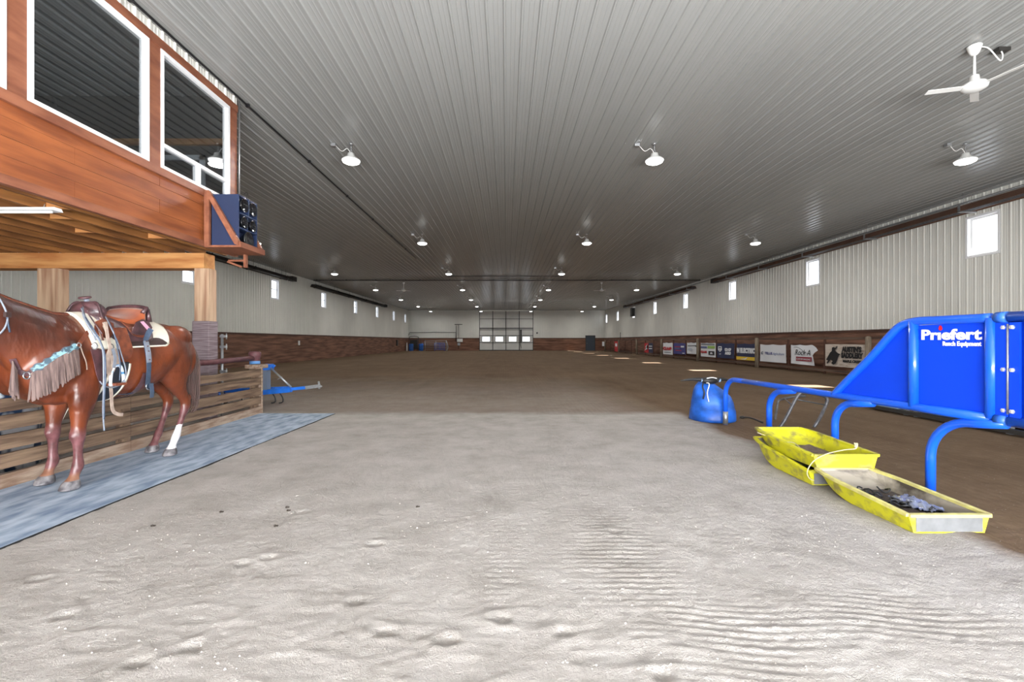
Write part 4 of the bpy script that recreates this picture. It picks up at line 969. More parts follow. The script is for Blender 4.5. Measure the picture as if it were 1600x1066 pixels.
# rope over the stack
M_rope = mat('cream_rope', (178, 170, 132), .8)
mb = MB(); rp = smooth_path([P(1340, 693, 4.14), P(1337, 701, 4.1), P(1320, 703, 4.07), P(1300, 707, 4.05), P(1285, 712, 4.04), P(1272, 720, 4.03), P(1264, 730, 4.03), P(1261, 740, 4.03), P(1265, 748, 4.03), P(1272, 751, 4.02)], 6); mb.tube(rp, .0045, 8)
kn = P(1337, 698, 4.12); mb.ball(kn, (.014, .014, .016), 8)
for k in range(3): mb.tube([kn, kn+Vector((rnd.uniform(-.03, .03), 0, .035))], .005, 5)
tag(mb.build('rope', M_rope, loc=(2.8, 4.1, .2)), 'thin cream rope looped over the near end of the stacked yellow sleds', 'rope')
mb = MB(); mb.tube(smooth_path([P(1183, 676, 4.85), P(1200, 682, 4.8), P(1225, 690, 4.7), P(1240, 692, 4.7), P(1250, 700, 4.62), P(1246, 703, 4.6)], 6), .004, 6)
tag(mb.build('rope', M_rope, loc=(2.8, 4.1, .2)), 'short cream cord lying inside the upper yellow sled', 'rope')
mb = MB()
for k in range(16):
    c = Vector((2.98+rnd.uniform(-.13, .13), 3.45+rnd.uniform(-.22, .25), .085+rnd.uniform(0, .03))); r_ = rnd.uniform(.02, .05); a0 = rnd.random()*6
    mb.tube([c+Vector((r_*math.cos(a0+a), r_*1.3*math.sin(a0+a), .012*math.sin(2*a))) for a in [j*.5 for j in range(rnd.randint(7, 13))]], .006, 6)
tag(mb.build('hose_scrap', M_black, loc=(3, 3.45, .05)), 'tangle of black scraps in the nearest yellow sled', 'scraps', kind='stuff')
mb = MB(); rows = []
for i in range(16):
    rows.append([Vector((2.93+.17*j/15+.02*i/15, 3.22+.3*i/15, .10+.035*noise.noise(Vector((i*.45, j*.5, 3)))+.03*math.sin(i/15*math.pi)*math.sin(j/15*math.pi))) for j in range(16)])
mb.grid(rows); mb.grid([[p-Vector((0, 0, .003)) for p in r] for r in rows])
tag(mb.build('plastic_wrap', mat('clear_plastic_film', (120, 126, 142), .15, spec=.9, coat=.6), loc=(3, 3.3, .08)), 'crumpled clear plastic film in the nearest yellow sled', 'plastic film')

# ------------------------------------------------------------------ far left corner: barrels, gates, tubing
M_barrel = mat('barrel_blue', (40, 92, 168), .4)
def far(px, py, D=60.0): return P(px, py, D)
for px in (642.5, 658):
    t = thing('plastic_barrel', 'x', 'barrel', (far(px, 0).x, 60, 0), 'blue barrels in the far left corner'); x = far(px, 0).x
    mb = MB(); mb.lathe([(.26, 0), (.3, .05), (.3, .3), (.31, .32), (.3, .34), (.3, .62), (.31, .64), (.3, .66), (.3, .9), (.27, .94), (.02, .93)], (x, 60, 0), 20); mb.build('drum', M_barrel, t)
    mb = MB(); mb.lathe([(.04, 0), (.04, .03), (.01, .032)], (x+.1, 60, .93), 8); mb.build('bung', M_black, t)
    t['label'] = 'blue barrel in the far left corner, '+('nearest the left wall' if px < 650 else 'beside the gate panels')
def gate(px0, px1, D, n, h0, h1, m, label):
    x0, x1 = far(px0, 0, D).x, far(px1, 0, D).x; t = thing('livestock_gate', label, 'gate', ((x0+x1)/2, D, 0), 'gate panels in the far left corner')
    mb = MB()
    for x in (x0, x1): mb.tube([(x, D, 0.0 if 1 else h0), (x, D, h1)], .035, 8)
    mb.build('end_post', m, t)
    for k in range(n):
        z = h0+(h1-h0)*k/(n-1); mb = MB(); mb.tube([(x0, D, z), (x1, D, z)], .032, 8); mb.build('bar', m, t)
    xm = (x0+x1)/2; mb = MB(); mb.box((xm-.03, D-.03, h0), (xm+.03, D+.03, h1)); mb.build('brace', m, t)
gate(664, 698, 59.6, 6, .22, 1.32, M_galv, 'grey bar gate panel leaning in the far left corner')
gate(679, 695, 59.9, 5, .15, 1.0, M_blue, 'blue gate panel behind the grey one, far left corner')
gate(652, 664, 60.6, 4, .3, 1.5, M_darkmetal, 'dark gate panel behind the barrels')
mb = MB(); a, b_ = far(637, 0).x, far(652, 0).x
mb.tube(smooth_path([(a, 60.9, 0), (a, 60.9, 1.5), (a+.15, 60.9, 1.88), (b_-.15, 60.9, 1.88), (b_, 60.9, 1.5), (b_, 60.9, 0)], 4), .04, 8); mb.box((a, 60.85, 1.5), (b_, 60.95, 1.56)); mb.box((a+.1, 60.87, .2), (b_-.1, 60.93, 1.45))
tag(mb.build('arched_rack', M_darkmetal, loc=((a+b_)/2, 60.9, 0)), 'dark arched rack behind the two blue barrels', 'rack')
mb = MB(); x = far(635.8, 0, 59.6).x; mb.lathe([(.1, 0), (.1, .6), (.06, 1.05), (.01, 1.1)], (x+.05, 59.4, 0), 10); tag(mb.build('white_jug', M_whitepaint, loc=(x, 59.4, 0)), 'tall white container by the left wall in the far corner', 'container')
mb = MB(); x = far(698, 0, 59.8).x; mb.tube(smooth_path([(x, 59.8, 0), (x+.15, 59.8, .35), (x+.1, 59.8, .8), (x-.1, 59.8, 1.35)], 4), .05, 8); mb.tube(smooth_path([(x-.1, 59.7, 0), (x+.2, 59.7, .5), (x-.05, 59.7, 1.4)], 4), .04, 8)
tag(mb.build('hose_coil', M_galv, loc=(x, 59.8, 0)), 'pale upright coil at the right end of the far gate panels', 'coil')
# electrical boxes on the far wall
t = thing('electrical_panel', 'white electrical box on the far wall left of the big door', 'electrical box', (far(718, 0, 61.7).x, 61.8, 0))
x = far(718.4, 0, 61.7).x
mb = MB(); mb.box((x-.38, 61.66, 1.17), (x+.38, 61.83, 1.6), bev=.02); mb.build('upper_box', M_whitepaint, t)
mb = MB(); mb.box((x-.32, 61.7, .7), (x+.05, 61.84, 1.05), bev=.02); mb.build('lower_box', M_galv, t)
mb = MB(); mb.tube([(x-.15, 61.78, .25), (x-.15, 61.78, 3.55)], .035, 6); mb.tube([(x-.5, 61.78, 1.5), (x-.5, 61.78, 3.4)], .03, 6); mb.tube([(x-.7, 61.78, 3.55), (x+.35, 61.78, 3.55)], .05, 6); mb.build('conduit', M_darkmetal, t)
mb = MB(); x0 = far(638, 0, 61.7).x; x1 = far(712, 0, 61.7).x; mb.tube([(x0, 61.78, 2.1), (x0+.2, 61.78, 2.48), (x1, 61.78, 2.48), (x1, 61.78, 1.3)], .03, 6)
tag(mb.build('wall_conduit', M_darkmetal, loc=(x0, 61.8, 1.3)), 'thin conduit running along the far wall above the barrels', 'conduit')
mb = MB(); x = far(839.3, 0, 61.7).x; mb.lathe([(.1, -.1), (.12, -.02), (.06, 0)], (x, 61.83, 2.4), 12, axis='Y'); tag(mb.build('wall_bell', M_darkmetal, loc=(x, 61.8, 2.4)), 'small round dark fitting on the far wall right of the big door', 'wall fitting')
mb = MB(); mb.box((13.0, 52.9, .1), (13.3, 53.3, 1.5)) ; x = far(967, 0, 50.2)
mb.bm.clear(); mb.tube([(12.5, 50.0, 1.4), (12.5, 50.0, 2.25)], .03, 6); tag(mb.build('flag_pole', M_darkmetal, loc=(12.5, 50, 1.4)), 'short dark pole standing above the far red banner', 'pole')
# small fittings on the left wainscot
for px, py in ((467, 536), ):
    p = PX(px, py, -(HW-.06)); mb = MB(); mb.box((p.x-.03, p.y-.06, p.z-.14), (p.x+.05, p.y+.06, p.z+.14), bev=.01); tag(mb.build('wall_outlet', M_whitepaint, loc=p), 'small white outlet box on the brown boards of the left wall', 'outlet')
p = PX(620, 536, -(HW-.06)); mb = MB(); mb.box((p.x-.03, p.y-.25, p.z-.35), (p.x+.12, p.y+.25, p.z+.35), bev=.02); tag(mb.build('wall_box', M_darkmetal, loc=p), 'dark box on the left wall boards near the far corner', 'box')
# ------------------------------------------------------------------ the horse
HX = -3.96
HROOT = Vector((HX, 4.6, 0.014))
M_hoof = mat('hoof', (150, 146, 144), .5, 0, .2, (30, 30, 8))
def horse_mat():
    m = bpy.data.materials.new('chestnut_coat'); m.use_nodes = True; nt = m.node_tree; N = nt.nodes; L = nt.links
    b = N['Principled BSDF']; b.inputs['Roughness'].default_value = .40; b.inputs['Coat Weight'].default_value = .14; b.inputs['Coat Roughness'].default_value = .22; b.inputs['Specular IOR Level'].default_value = .5
    tc = N.new('ShaderNodeTexCoord'); sep = N.new('ShaderNodeSeparateXYZ'); L.new(tc.outputs['Object'], sep.inputs[0])
    def nz(sc, det=4, vec=None):
        n = N.new('ShaderNodeTexNoise'); n.inputs['Scale'].default_value = sc; n.inputs['Detail'].default_value = det; L.new(vec or tc.outputs['Object'], n.inputs[0]); return n.outputs[0]
    def mt(op, *a, clamp=False):
        n = N.new('ShaderNodeMath'); n.operation = op; n.use_clamp = clamp
        for i, v in enumerate(a):
            if isinstance(v, (int, float)): n.inputs[i].default_value = v
            else: L.new(v, n.inputs[i])
        return n.outputs[0]
    def ramp(v, c0, c1, p0=.35, p1=.65):
        r = N.new('ShaderNodeValToRGB'); e = r.color_ramp.elements; e[0].position = p0; e[1].position = p1; e[0].color = lin(c0); e[1].color = lin(c1); L.new(v, r.inputs[0]); return r.outputs[0]
    def mix(f, a, c):
        n = N.new('ShaderNodeMix'); n.data_type = 'RGBA'; L.new(f, n.inputs[0]); L.new(a, n.inputs[6]); L.new(c, n.inputs[7]); return n.outputs[2]
    z = sep.outputs[2]; y = sep.outputs[1]; x = sep.outputs[0]
    coat = ramp(nz(2.6, 6), (70, 29, 14), (124, 60, 30))
    neckc = ramp(nz(4), (54, 23, 12), (80, 37, 21))
    fn = mt('MULTIPLY_ADD', mt('ADD', y, mt('MULTIPLY', mt('SUBTRACT', nz(3), .5), .25)), -4.0, -1.9, clamp=True)   # front of the shoulder
    up = mt('MULTIPLY_ADD', z, 4.0, -4.2, clamp=True)
    base = mix(mt('MULTIPLY', fn, up), coat, neckc)
    legc = ramp(nz(14, 5), (82, 46, 46), (120, 76, 78))
    lf = mt('MULTIPLY_ADD', mt('ADD', z, mt('MULTIPLY', mt('SUBTRACT', nz(8), .5), .12)), -12, 6.6, clamp=True)
    base = mix(lf, base, legc)
    pf = mt('MULTIPLY_ADD', mt('ADD', z, mt('MULTIPLY', mt('SUBTRACT', nz(20), .5), .05)), -28, 4.2, clamp=True)   # tan pasterns
    base = mix(mt('MULTIPLY', pf, mt('LESS_THAN', y, 0.0)), base, ramp(nz(20), (116, 78, 60), (146, 102, 80)))
    # white sock on the near hind leg only
    so = mt('MULTIPLY', mt('GREATER_THAN', y, .35), mt('GREATER_THAN', x, .06))
    so = mt('MULTIPLY', so, mt('LESS_THAN', mt('ADD', z, mt('MULTIPLY', nz(18), .09)), .375))
    base = mix(so, base, ramp(nz(20), (214, 208, 210), (240, 238, 238)))
    hf = mt('LESS_THAN', z, .078)
    base = mix(hf, base, ramp(nz(16, 4), (70, 66, 70), (138, 134, 136)))
    L.new(base, b.inputs['Base Color'])
    mp = N.new('ShaderNodeMapping'); mp.inputs['Scale'].default_value = (9, 9, 4); L.new(tc.outputs['Object'], mp.inputs[0])
    h = mt('MULTIPLY_ADD', nz(1, 3, mp.outputs[0]), .032, mt('MULTIPLY', nz(60, 2), .0006))
    v = N.new('ShaderNodeTexVoronoi'); v.feature = 'DISTANCE_TO_EDGE'; v.inputs['Scale'].default_value = 5; L.new(tc.outputs['Object'], v.inputs[0])
    vein = mt('MULTIPLY', mt('SUBTRACT', 1.0, mt('MULTIPLY', v.outputs[0], 14, clamp=True)), .0012)
    h = mt('ADD', h, vein)
    bp = N.new('ShaderNodeBump'); bp.inputs['Strength'].default_value = .6; bp.inputs['Distance'].default_value = 1; L.new(h, bp.inputs['Height']); L.new(bp.outputs[0], b.inputs['Normal'])
    return m
M_coat = horse_mat()
def hring(c, a, b_, ra, rb, n=28, egg=0):
    """ellipse: a,b_ unit axes, radii ra, rb; egg narrows the +b side"""
    r = []
    for k in range(n):
        t = 2*math.pi*k/n; co, si = math.cos(t), math.sin(t)
        r.append(c+a*ra*co*(1-egg*max(0, si)**2*.9)+b_*rb*si)
    return r
XA = Vector((1, 0, 0)); ZA = Vector((0, 0, 1)); YA = Vector((0, 1, 0))
mb = MB()
# trunk
TR = [(3.63, 1.22, .93, .09, 0), (3.68, 1.30, .86, .17, 0), (3.78, 1.42, .80, .225, .1), (3.92, 1.50, .77, .245, .3), (4.06, 1.535, .755, .25, .42), (4.2, 1.55, .745, .26, .45), (4.35, 1.545, .735, .275, .40), (4.55, 1.50, .73, .30, .25), (4.75, 1.475, .745, .31, .15), (4.93, 1.485, .79, .308, .1), (5.08, 1.505, .85, .30, .1), (5.22, 1.495, .92, .285, .12), (5.36, 1.45, .99, .255, .15), (5.46, 1.38, 1.05, .205, .15), (5.53, 1.28, 1.12, .12, .1)]
mb.rings([hring(Vector((HX, y, (zt+zb_)/2)), XA, ZA, hw_, (zt-zb_)/2, 36, eg) for y, zt, zb_, hw_, eg in TR])
# neck
NK = [((4.32, 1.545), (3.78, .92), .20, .45), ((4.10, 1.535), (3.64, 1.03), .18, .45), ((3.96, 1.535), (3.575, 1.12), .15, .4), ((3.80, 1.575), (3.53, 1.19), .128, .35), ((3.64, 1.62), (3.475, 1.26), .108, .3), ((3.50, 1.668), (3.41, 1.34), .095, .25), ((3.38, 1.715), (3.33, 1.43), .085, .2), ((3.30, 1.73), (3.27, 1.50), .07, .1)]
rg = []
for (ty, tz), (by, bz), w_, eg in NK:
    t_, b_ = Vector((HX+.02, ty, tz)), Vector((HX+.02, by, bz)); rg.append(hring((t_+b_)/2, XA, (t_-b_).normalized(), w_, (t_-b_).length/2, 30, eg))
mb.rings(rg)
# head
hd = Vector((0, -.62, -.78)).normalized(); up = Vector((0, -.78, .62)).normalized(); h0_ = Vector((HX+.02, 3.36, 1.665))
HDR = [(-.05, .075, .06, -.02), (.0, .095, .08, -.01), (.08, .125, .093, -.015), (.15, .14, .098, -.03), (.22, .138, .092, -.035), (.30, .115, .078, -.02), (.38, .09, .06, -.005), (.46, .074, .052, 0), (.53, .07, .054, -.005), (.585, .062, .054, -.01), (.615, .03, .035, -.012)]
mb.rings([hring(h0_+hd*t_+up*o_, XA, up, w_, dpt, 24) for t_, dpt, w_, o_ in HDR])
for s_ in (-1, 1):   # ears
    e0 = h0_+hd*-.01+up*.06+XA*s_*.055
    mb.rings([hring(e0+Vector((s_*.012*k, .004*k, .042*k)), XA, YA, r_, r_*.7, 10) for k, r_ in ((0, .028), (1, .034), (2, .03), (3, .018), (3.6, .004))])
    mb.ball(h0_+hd*.15+up*.062+XA*s_*.078, (.026, .04, .03), 12)      # brow
    mb.ball(h0_+hd*.17+up*-.06+XA*s_*.055, (.05, .08, .09), 14)      # jowl
def leg(rows, n=22):
    rg = []
    for (x, y, z, rx, ry) in rows: rg.append(hring(Vector((x, y, z)), XA, YA, rx, ry, n))
    mb.rings(rg)
def foreleg(dx, dy):
    X = -3.775+dx; s_ = 1 if dx == 0 else -1
    leg([(X-s_*.05, 4.10+dy*.5, 1.26, .06, .13), (X-s_*.04, 4.07+dy*.6, 1.10, .10, .17), (X-s_*.025, 4.06+dy*.8, .95, .105, .155), (X-s_*.01, 4.07+dy, .86, .10, .135), (X, 4.055+dy, .77, .086, .112), (X, 4.04+dy, .68, .072, .09), (X, 4.025+dy, .60, .056, .07), (X, 4.015+dy, .545, .049, .058), (X, 4.01+dy, .505, .052, .058), (X, 4.005+dy, .465, .055, .06), (X, 4.01+dy, .425, .047, .05), (X, 4.01+dy, .39, .036, .042), (X, 4.01+dy, .32, .031, .038), (X, 4.01+dy, .26, .031, .04), (X, 4.012+dy, .225, .038, .048), (X, 4.006+dy, .19, .042, .052), (X, 3.99+dy, .155, .037, .044), (X, 3.97+dy, .12, .035, .040), (X, 3.955+dy, .095, .044, .052), (X, 3.945+dy, .08, .055, .062), (X, 3.945+dy, .078, .060, .068), (X, 3.935+dy, .04, .068, .077), (X, 3.925+dy, .014, .074, .084)])
    mb.ball((X-s_*.005, 3.965+dy, .47), (.035, .03, .045), 12)
    mb.ball((X+s_*.02, 3.98+dy, .80), (.05, .05, .12), 14)
foreleg(0, 0); foreleg(-.37, .15)
def hindleg(dx, dy, s_):
    X = -3.78+dx
    leg([(X-s_*.09, 5.20+dy*.3, 1.38, .10, .18), (X-s_*.06, 5.20+dy*.4, 1.26, .15, .24), (X-s_*.05, 5.20+dy*.5, 1.14, .165, .265), (X-s_*.03, 5.19+dy*.7, 1.03, .15, .245), (X-s_*.01, 5.17+dy*.8, .94, .125, .205), (X, 5.17+dy, .86, .10, .165), (X, 5.20+dy, .79, .080, .128), (X, 5.25+dy, .72, .064, .098), (X, 5.305+dy, .66, .053, .078), (X, 5.345+dy, .61, .047, .07), (X, 5.36+dy, .57, .046, .064), (X, 5.355+dy, .53, .047, .06), (X, 5.335+dy, .48, .042, .052), (X, 5.31+dy, .43, .034, .042), (X, 5.275+dy, .36, .030, .038), (X, 5.24+dy, .29, .031, .039), (X, 5.215+dy, .235, .039, .046), (X, 5.195+dy, .195, .042, .05), (X, 5.17+dy, .155, .037, .042), (X, 5.145+dy, .12, .037, .042), (X, 5.13+dy, .095, .046, .054), (X, 5.12+dy, .08, .055, .062), (X, 5.12+dy, .078, .06, .066), (X, 5.11+dy, .04, .066, .076), (X, 5.10+dy, .014, .072, .084)])
    mb.ball((X, 5.405+dy, .625), (.028, .04, .05), 12)     # point of hock
    mb.ball((X-s_*.01, 5.01+dy*.7, .97), (.085, .075, .10), 14)   # stifle
hindleg(0, 0, 1); hindleg(-.33, .17, -1)
for s_ in (-1, 1):    # muscle masses
    mb.ball((HX+s_*.10, 3.72, 1.00), (.115, .085, .15), 18)
    mb.ball((HX+s_*.185, 3.92, 1.12), (.08, .16, .19), 18)
    mb.ball((HX+s_*.19, 4.13, 1.03), (.085, .15, .17), 18)
    mb.ball((HX+s_*.14, 5.24, 1.34), (.135, .22, .14), 18)
    mb.ball((HX+s_*.15, 5.36, 1.10), (.12, .15, .24), 18)
    mb.ball((HX+s_*.05, 3.98, .83), (.09, .17, .09), 14)
HORSE = thing('horse', 'saddled chestnut horse standing on the rubber mat by the plank fence', 'horse', HROOT)
tmp = mb.build('tmp', M_coat)
rm = tmp.modifiers.new('r', 'REMESH'); rm.mode = 'VOXEL'; rm.voxel_size = .0125; rm.use_smooth_shade = True
sm = tmp.modifiers.new('s', 'SMOOTH'); sm.factor = .5; sm.iterations = 7
bpy.context.view_layer.update()
me = bpy.data.meshes.new_from_object(tmp.evaluated_get(bpy.context.evaluated_depsgraph_get()))
bpy.data.objects.remove(tmp)
body = bpy.data.objects.new('body', me); C.objects.link(body); body.parent = HORSE
vco = [v.co.copy() for v in me.vertices]
BVH = BVHTree.FromPolygons(vco, [tuple(p.vertices) for p in me.polygons])
for v in me.vertices: v.co -= HROOT
for p in me.polygons: p.use_smooth = True
me.materials.clear(); me.materials.append(M_coat)
CAMP = Vector((0, 0, EYE))
def surf(px, py, off=.0):
    """point of the horse's skin that lies under this line of sight"""
    d = (P(px, py, 4)-CAMP).normalized(); h, n, i, _ = BVH.ray_cast(CAMP, d)
    if h is None:
        h, n, i, _ = BVH.find_nearest(P(px, py, 4.2 if px > 60 else 3.7))
    return h+n*off, n
def girth(y, ang, off=0):
    """trunk skin at station y, angle from straight up toward the near side"""
    c = Vector((HX, y, 1.15)); d = Vector((math.sin(ang), 0, math.cos(ang)))
    h, n, i, _ = BVH.ray_cast(c+d*1.2, -d)
    if h is None: h = c+d*.3; n = d
    return h+d*off

# eyes, nostrils, mane, tail
for s_ in (-1, 1):
    q = MB(); q.ball(h0_+hd*.15+up*.045+XA*s_*.094, (.012, .02, .017), 12); q.build('eye', mat('dark_eye', (14, 10, 8), .1, coat=1), HORSE)
    q = MB(); q.ball(h0_+hd*.585+up*.03+XA*s_*.05, (.010, .016, .02), 10); q.build('nostril', mat('nostril_dark', (40, 24, 22), .7), HORSE)
M_hair = mat('tail_hair', (92, 62, 54), .5, 0, vscale=(40, 40, 3), col2=(60, 36, 30), sheen=.2)
q = MB()
for k in range(70):
    a = rnd.random()*6.28; r_ = rnd.random()**.5; bx, by = HX+.10+.055*r_*math.cos(a), 5.50+.045*r_*math.sin(a)
    L_ = rnd.uniform(.40, .80)
    pts = [Vector((HX+.02*math.cos(a), 5.44, 1.38)), Vector((HX+.06+.04*math.cos(a), 5.53, 1.30)), Vector((bx+.03, by+.06, 1.12)), Vector((bx+.04+.03*r_*math.cos(a), by+.04+.03*math.sin(a), .95)), Vector((bx+.03+.04*r_*math.cos(a), by+.03+.03*math.sin(a), 1.12-L_*.75)), Vector((bx+.02, by+.0, 1.2-L_))]
    p_ = smooth_path(pts, 4); q.tube(p_, [.011*(1-.75*i/(len(p_)-1)) for i in range(len(p_))], 5)
q.build('tail', M_hair, HORSE)
q = MB()
for k in range(60):   # mane lies on the far side
    u = k/59; y = 4.08-.72*u; h, n, i, _ = BVH.ray_cast(Vector((HX+.02, y, 2.2)), Vector((0, 0, -1)))
    if h is None: continue
    q.tube(smooth_path([h+Vector((.012, 0, -.004)), h+Vector((-.02, 0, .012)), h+Vector((-.085, 0, -.03)), h+Vector((-.12-.02*rnd.random(), rnd.uniform(-.02, .02), -.16-.1*rnd.random()))], 3), [.012]*9+[.004], 5)
q.build('mane', mat('mane_hair', (120, 58, 34), .5, 0, vscale=(5, 40, 5), col2=(80, 38, 24)), HORSE)

# ------------------------------------------------------------------ tack
M_lea = mat('brown_leather', (132, 72, 48), .45, 0, vscale=(14, 14, 14), col2=(92, 48, 36), bump=.3, bscale=(70, 70, 70), bdist=.004)
M_dlea = mat('dark_leather', (92, 62, 66), .35, 0, vscale=(10, 10, 10), col2=(56, 38, 42), bump=.4, bscale=(80, 80, 80), bdist=.004, coat=.3)
M_suede = mat('rust_suede', (156, 76, 32), .8, 0, vscale=(6, 6, 6), col2=(126, 56, 22), sheen=.3)
M_felt = mat('cream_felt', (226, 220, 204), .9, 0, .06, (9, 9, 9))
M_wear = mat('dark_wear_leather', (56, 40, 38), .45)
M_strap = mat('grey_blue_strap', (62, 76, 96), .5, 0, .2, (30, 30, 30))
M_pale = mat('pale_strap', (124, 130, 142), .5, 0, .15, (20, 20, 20))
M_raw = mat('rawhide_strap', (172, 152, 140), .6, 0, .2, (20, 20, 20))
M_nickel = mat('nickel', (205, 208, 212), .2, .9)
M_tur = mat('turquoise_tooling', (120, 158, 168), .4, 0, vscale=(26, 26, 26), col2=(60, 80, 92), contrast=(.45, .55))
M_fringe = mat('suede_fringe', (122, 102, 96), .85, 0, vscale=(60, 60, 4), col2=(78, 62, 60))
SAD = thing('saddle', 'tooled western saddle with rust suede seat on the horse', 'saddle', (HX, 4.6, 1.55))
def drape(name, m, parent, ys, a_near, a_far, off, thick, n=40, warp=None):
    """leather or felt laid over the trunk: stations ys, angle range per station"""
    mb = MB(); rows = []
    for y in ys:
        a0, a1 = a_near(y), a_far(y); r = []; r2 = []
        for j in range(n+1):
            a = a0+(a1-a0)*j/n; o1 = off+(warp(y, a) if warp else 0)
            r.append(girth(y, a, o1+thick)); r2.append(girth(y, a, o1))
        rows.append(r+r2[::-1])
    mb.rings(rows, True); return mb.build(name, m, parent)
def frn(a, b, n): return [a+(b-a)*i/n for i in range(n+1)]
PAD = thing('saddle_pad', 'cream felt saddle pad with dark leather edge on the horse', 'saddle pad', (HX, 4.6, 1.5))
def pad_a(y):
    # lower edge of the pad: high at the very front, rounded at the back
    if y < 4.14: return 1.25
    if y > 4.88: return 1.28-1.0*((y-4.88)/.16)**2
    return 1.30-.04*(y-4.14)/.8
drape('felt', M_felt, PAD, frn(4.09, 5.02, 40), pad_a, lambda y: -pad_a(y), .003, .022)
for s_ in (1, -1):
    drape('wear_leather', M_wear, PAD, frn(4.33, 4.90, 16), lambda y: s_*(pad_a(y)-.02), lambda y: s_*(pad_a(y)-.30+(.18*max(0, (y-4.8)/.1)**2)), .026, .003, 10)
drape('piping', M_felt, PAD, frn(4.30, 4.93, 10), lambda y: pad_a(y)+.01, lambda y: pad_a(y)-.03, .004, .026, 4)
# skirts and jockeys
def sk(y): return 1.10-.35*max(0, (4.36-y)/.12)**2-.6*max(0, (y-4.68)/.14)**2
drape('skirt', M_dlea, SAD, frn(4.27, 4.82, 24), sk, lambda y: -sk(y), .027, .012)
drape('rear_jockey', M_lea, SAD, frn(4.50, 4.76, 14), lambda y: .98-.9*(abs(y-4.60)/.2)**2*.35, lambda y: -.98+.9*(abs(y-4.60)/.2)**2*.35, .041, .006)
# seat
def seat_z(y, x):
    t_ = (y-4.52)
    z = 1.535+(.9*t_*t_ if t_ < 0 else 2.1*t_*t_)
    k_ = max(0, min(1, t_/.22)); return z+.015-abs(x)**2.4*(3.6*(1-k_)+1.2*k_)
rows = []
for i in range(17):
    y = 4.40+.34*i/16; w_ = .085+.115*min(1, i/10)**1.1
    rows.append([Vector((HX+w_*(2*j/16-1), y+.03*(1-(2*j/16-1)**2)*(i/16), seat_z(y, w_*(2*j/16-1)))) for j in range(17)])
mb = MB(); low = [[Vector((p.x, p.y, min(p.z-.02, 1.47))) for p in r] for r in rows]
mb.rings([a+b_[::-1] for a, b_ in zip(rows, low)], True); mb.build('seat', M_suede, SAD)
can = [Vector((HX+.2*math.sin(a), 4.755+.03*math.cos(a), seat_z(4.74, .19*math.sin(a))+.012)) for a in frn(-1.45, 1.45, 20)]
mb = MB(); mb.tube([can[0]+Vector((0, -.06, -.05))]+can+[can[-1]+Vector((0, -.06, -.05))], .019, 10)
mb.build('cantle_roll', M_dlea, SAD)
mb = MB(); mb.rings([[p+Vector((0, .01, .008)) for p in can]+[p+Vector((0, .04, -.01)) for p in can][::-1], [Vector((p.x*1, p.y+.012, 1.5)) for p in can]+[Vector((p.x, p.y+.075, 1.5)) for p in can][::-1]], True); mb.build('cantle_back', M_dlea, SAD)
# fork, horn
mb = MB(); mb.ball((HX, 4.31, 1.575), (.160, .085, .105), 22, M=Matrix.Rotation(R(12), 4, 'X')); mb.rings([hring(Vector((HX, 4.32, z)), XA, YA, w_, d_, 20) for z, w_, d_ in ((1.45, .19, .08), (1.52, .155, .085), (1.58, .12, .08), (1.63, .06, .06))]); mb.build('fork', M_dlea, SAD)
mb = MB(); mb.tube([(HX, 4.33, 1.61), (HX, 4.30, 1.66), (HX, 4.285, 1.70)], [.032, .022, .021], 12); mb.build('horn_neck', M_pale, SAD)
mb = MB(); mb.lathe([(.02, -.006), (.046, 0), (.05, .008), (.046, .016), (.01, .019)], (HX, 4.275, 1.70), 18, M=Matrix.Rotation(R(14), 4, 'X')); mb.build('horn_cap', M_dlea, SAD)
for s_ in (1, -1):
    mb = MB(); mb.tube(smooth_path([(HX+s_*.02, 4.30, 1.66), (HX+s_*.11, 4.28, 1.655), (HX+s_*.165, 4.26, 1.55), (HX+s_*.21, 4.26, 1.43)], 5), .012, 8); mb.build('swell_binding', M_dlea, SAD)
# fenders: near and far
def slab(name, m, parent, pts, X, th=.008, bow=0):
    mb = MB(); poly = [PX(px, py, X) for px, py in pts]; mb.prism(poly, (th, 0, 0)); return mb.build(name, m, parent)
def ribbon(mb, pts, w, side=None, th=.004, nrm=None, mi=0):
    pts = [Vector(p) for p in pts]; rg = []
    for i, p in enumerate(pts):
        t_ = (pts[min(i+1, len(pts)-1)]-pts[max(i-1, 0)]).normalized()
        n = nrm[i] if nrm else (side or XA)
        s_ = t_.cross(n).normalized(); n2 = s_.cross(t_).normalized()
        ww = w[i] if isinstance(w, list) else w
        rg.append([p-s_*ww/2-n2*th/2, p+s_*ww/2-n2*th/2, p+s_*ww/2+n2*th/2, p-s_*ww/2+n2*th/2])
    mb.rings(rg, True, mi=mi, smooth=False)
def on_skin(pix, off, n=4):
    out, nn = [], []
    for i in range(len(pix)-1):
        for k in range(n):
            u = k/n; px = pix[i][0]+(pix[i+1][0]-pix[i][0])*u; py = pix[i][1]+(pix[i+1][1]-pix[i][1])*u
            p, m_ = surf(px, py, off); out.append(p); nn.append(m_)
    p, m_ = surf(*pix[-1], off); out.append(p); nn.append(m_)
    # even the curve out
    for _ in range(2):
        out = [out[0]]+[(out[i-1]+out[i]*2+out[i+1])/4 for i in range(1, len(out)-1)]+[out[-1]]
        nn = [nn[0]]+[(nn[i-1]+nn[i]*2+nn[i+1]).normalized() for i in range(1, len(nn)-1)]+[nn[-1]]
    return out, nn
XN = HX+.335
slab('fender', M_lea, SAD, [(176, 512), (196, 512), (200, 524), (205, 538), (207, 548), (204, 558), (198, 562), (191, 558), (184, 540)], XN-.01)
slab('front_fender', M_dlea, SAD, [(141, 546), (162, 546), (163, 575), (163, 590), (156, 602), (150, 585), (146, 566)], XN-.05)
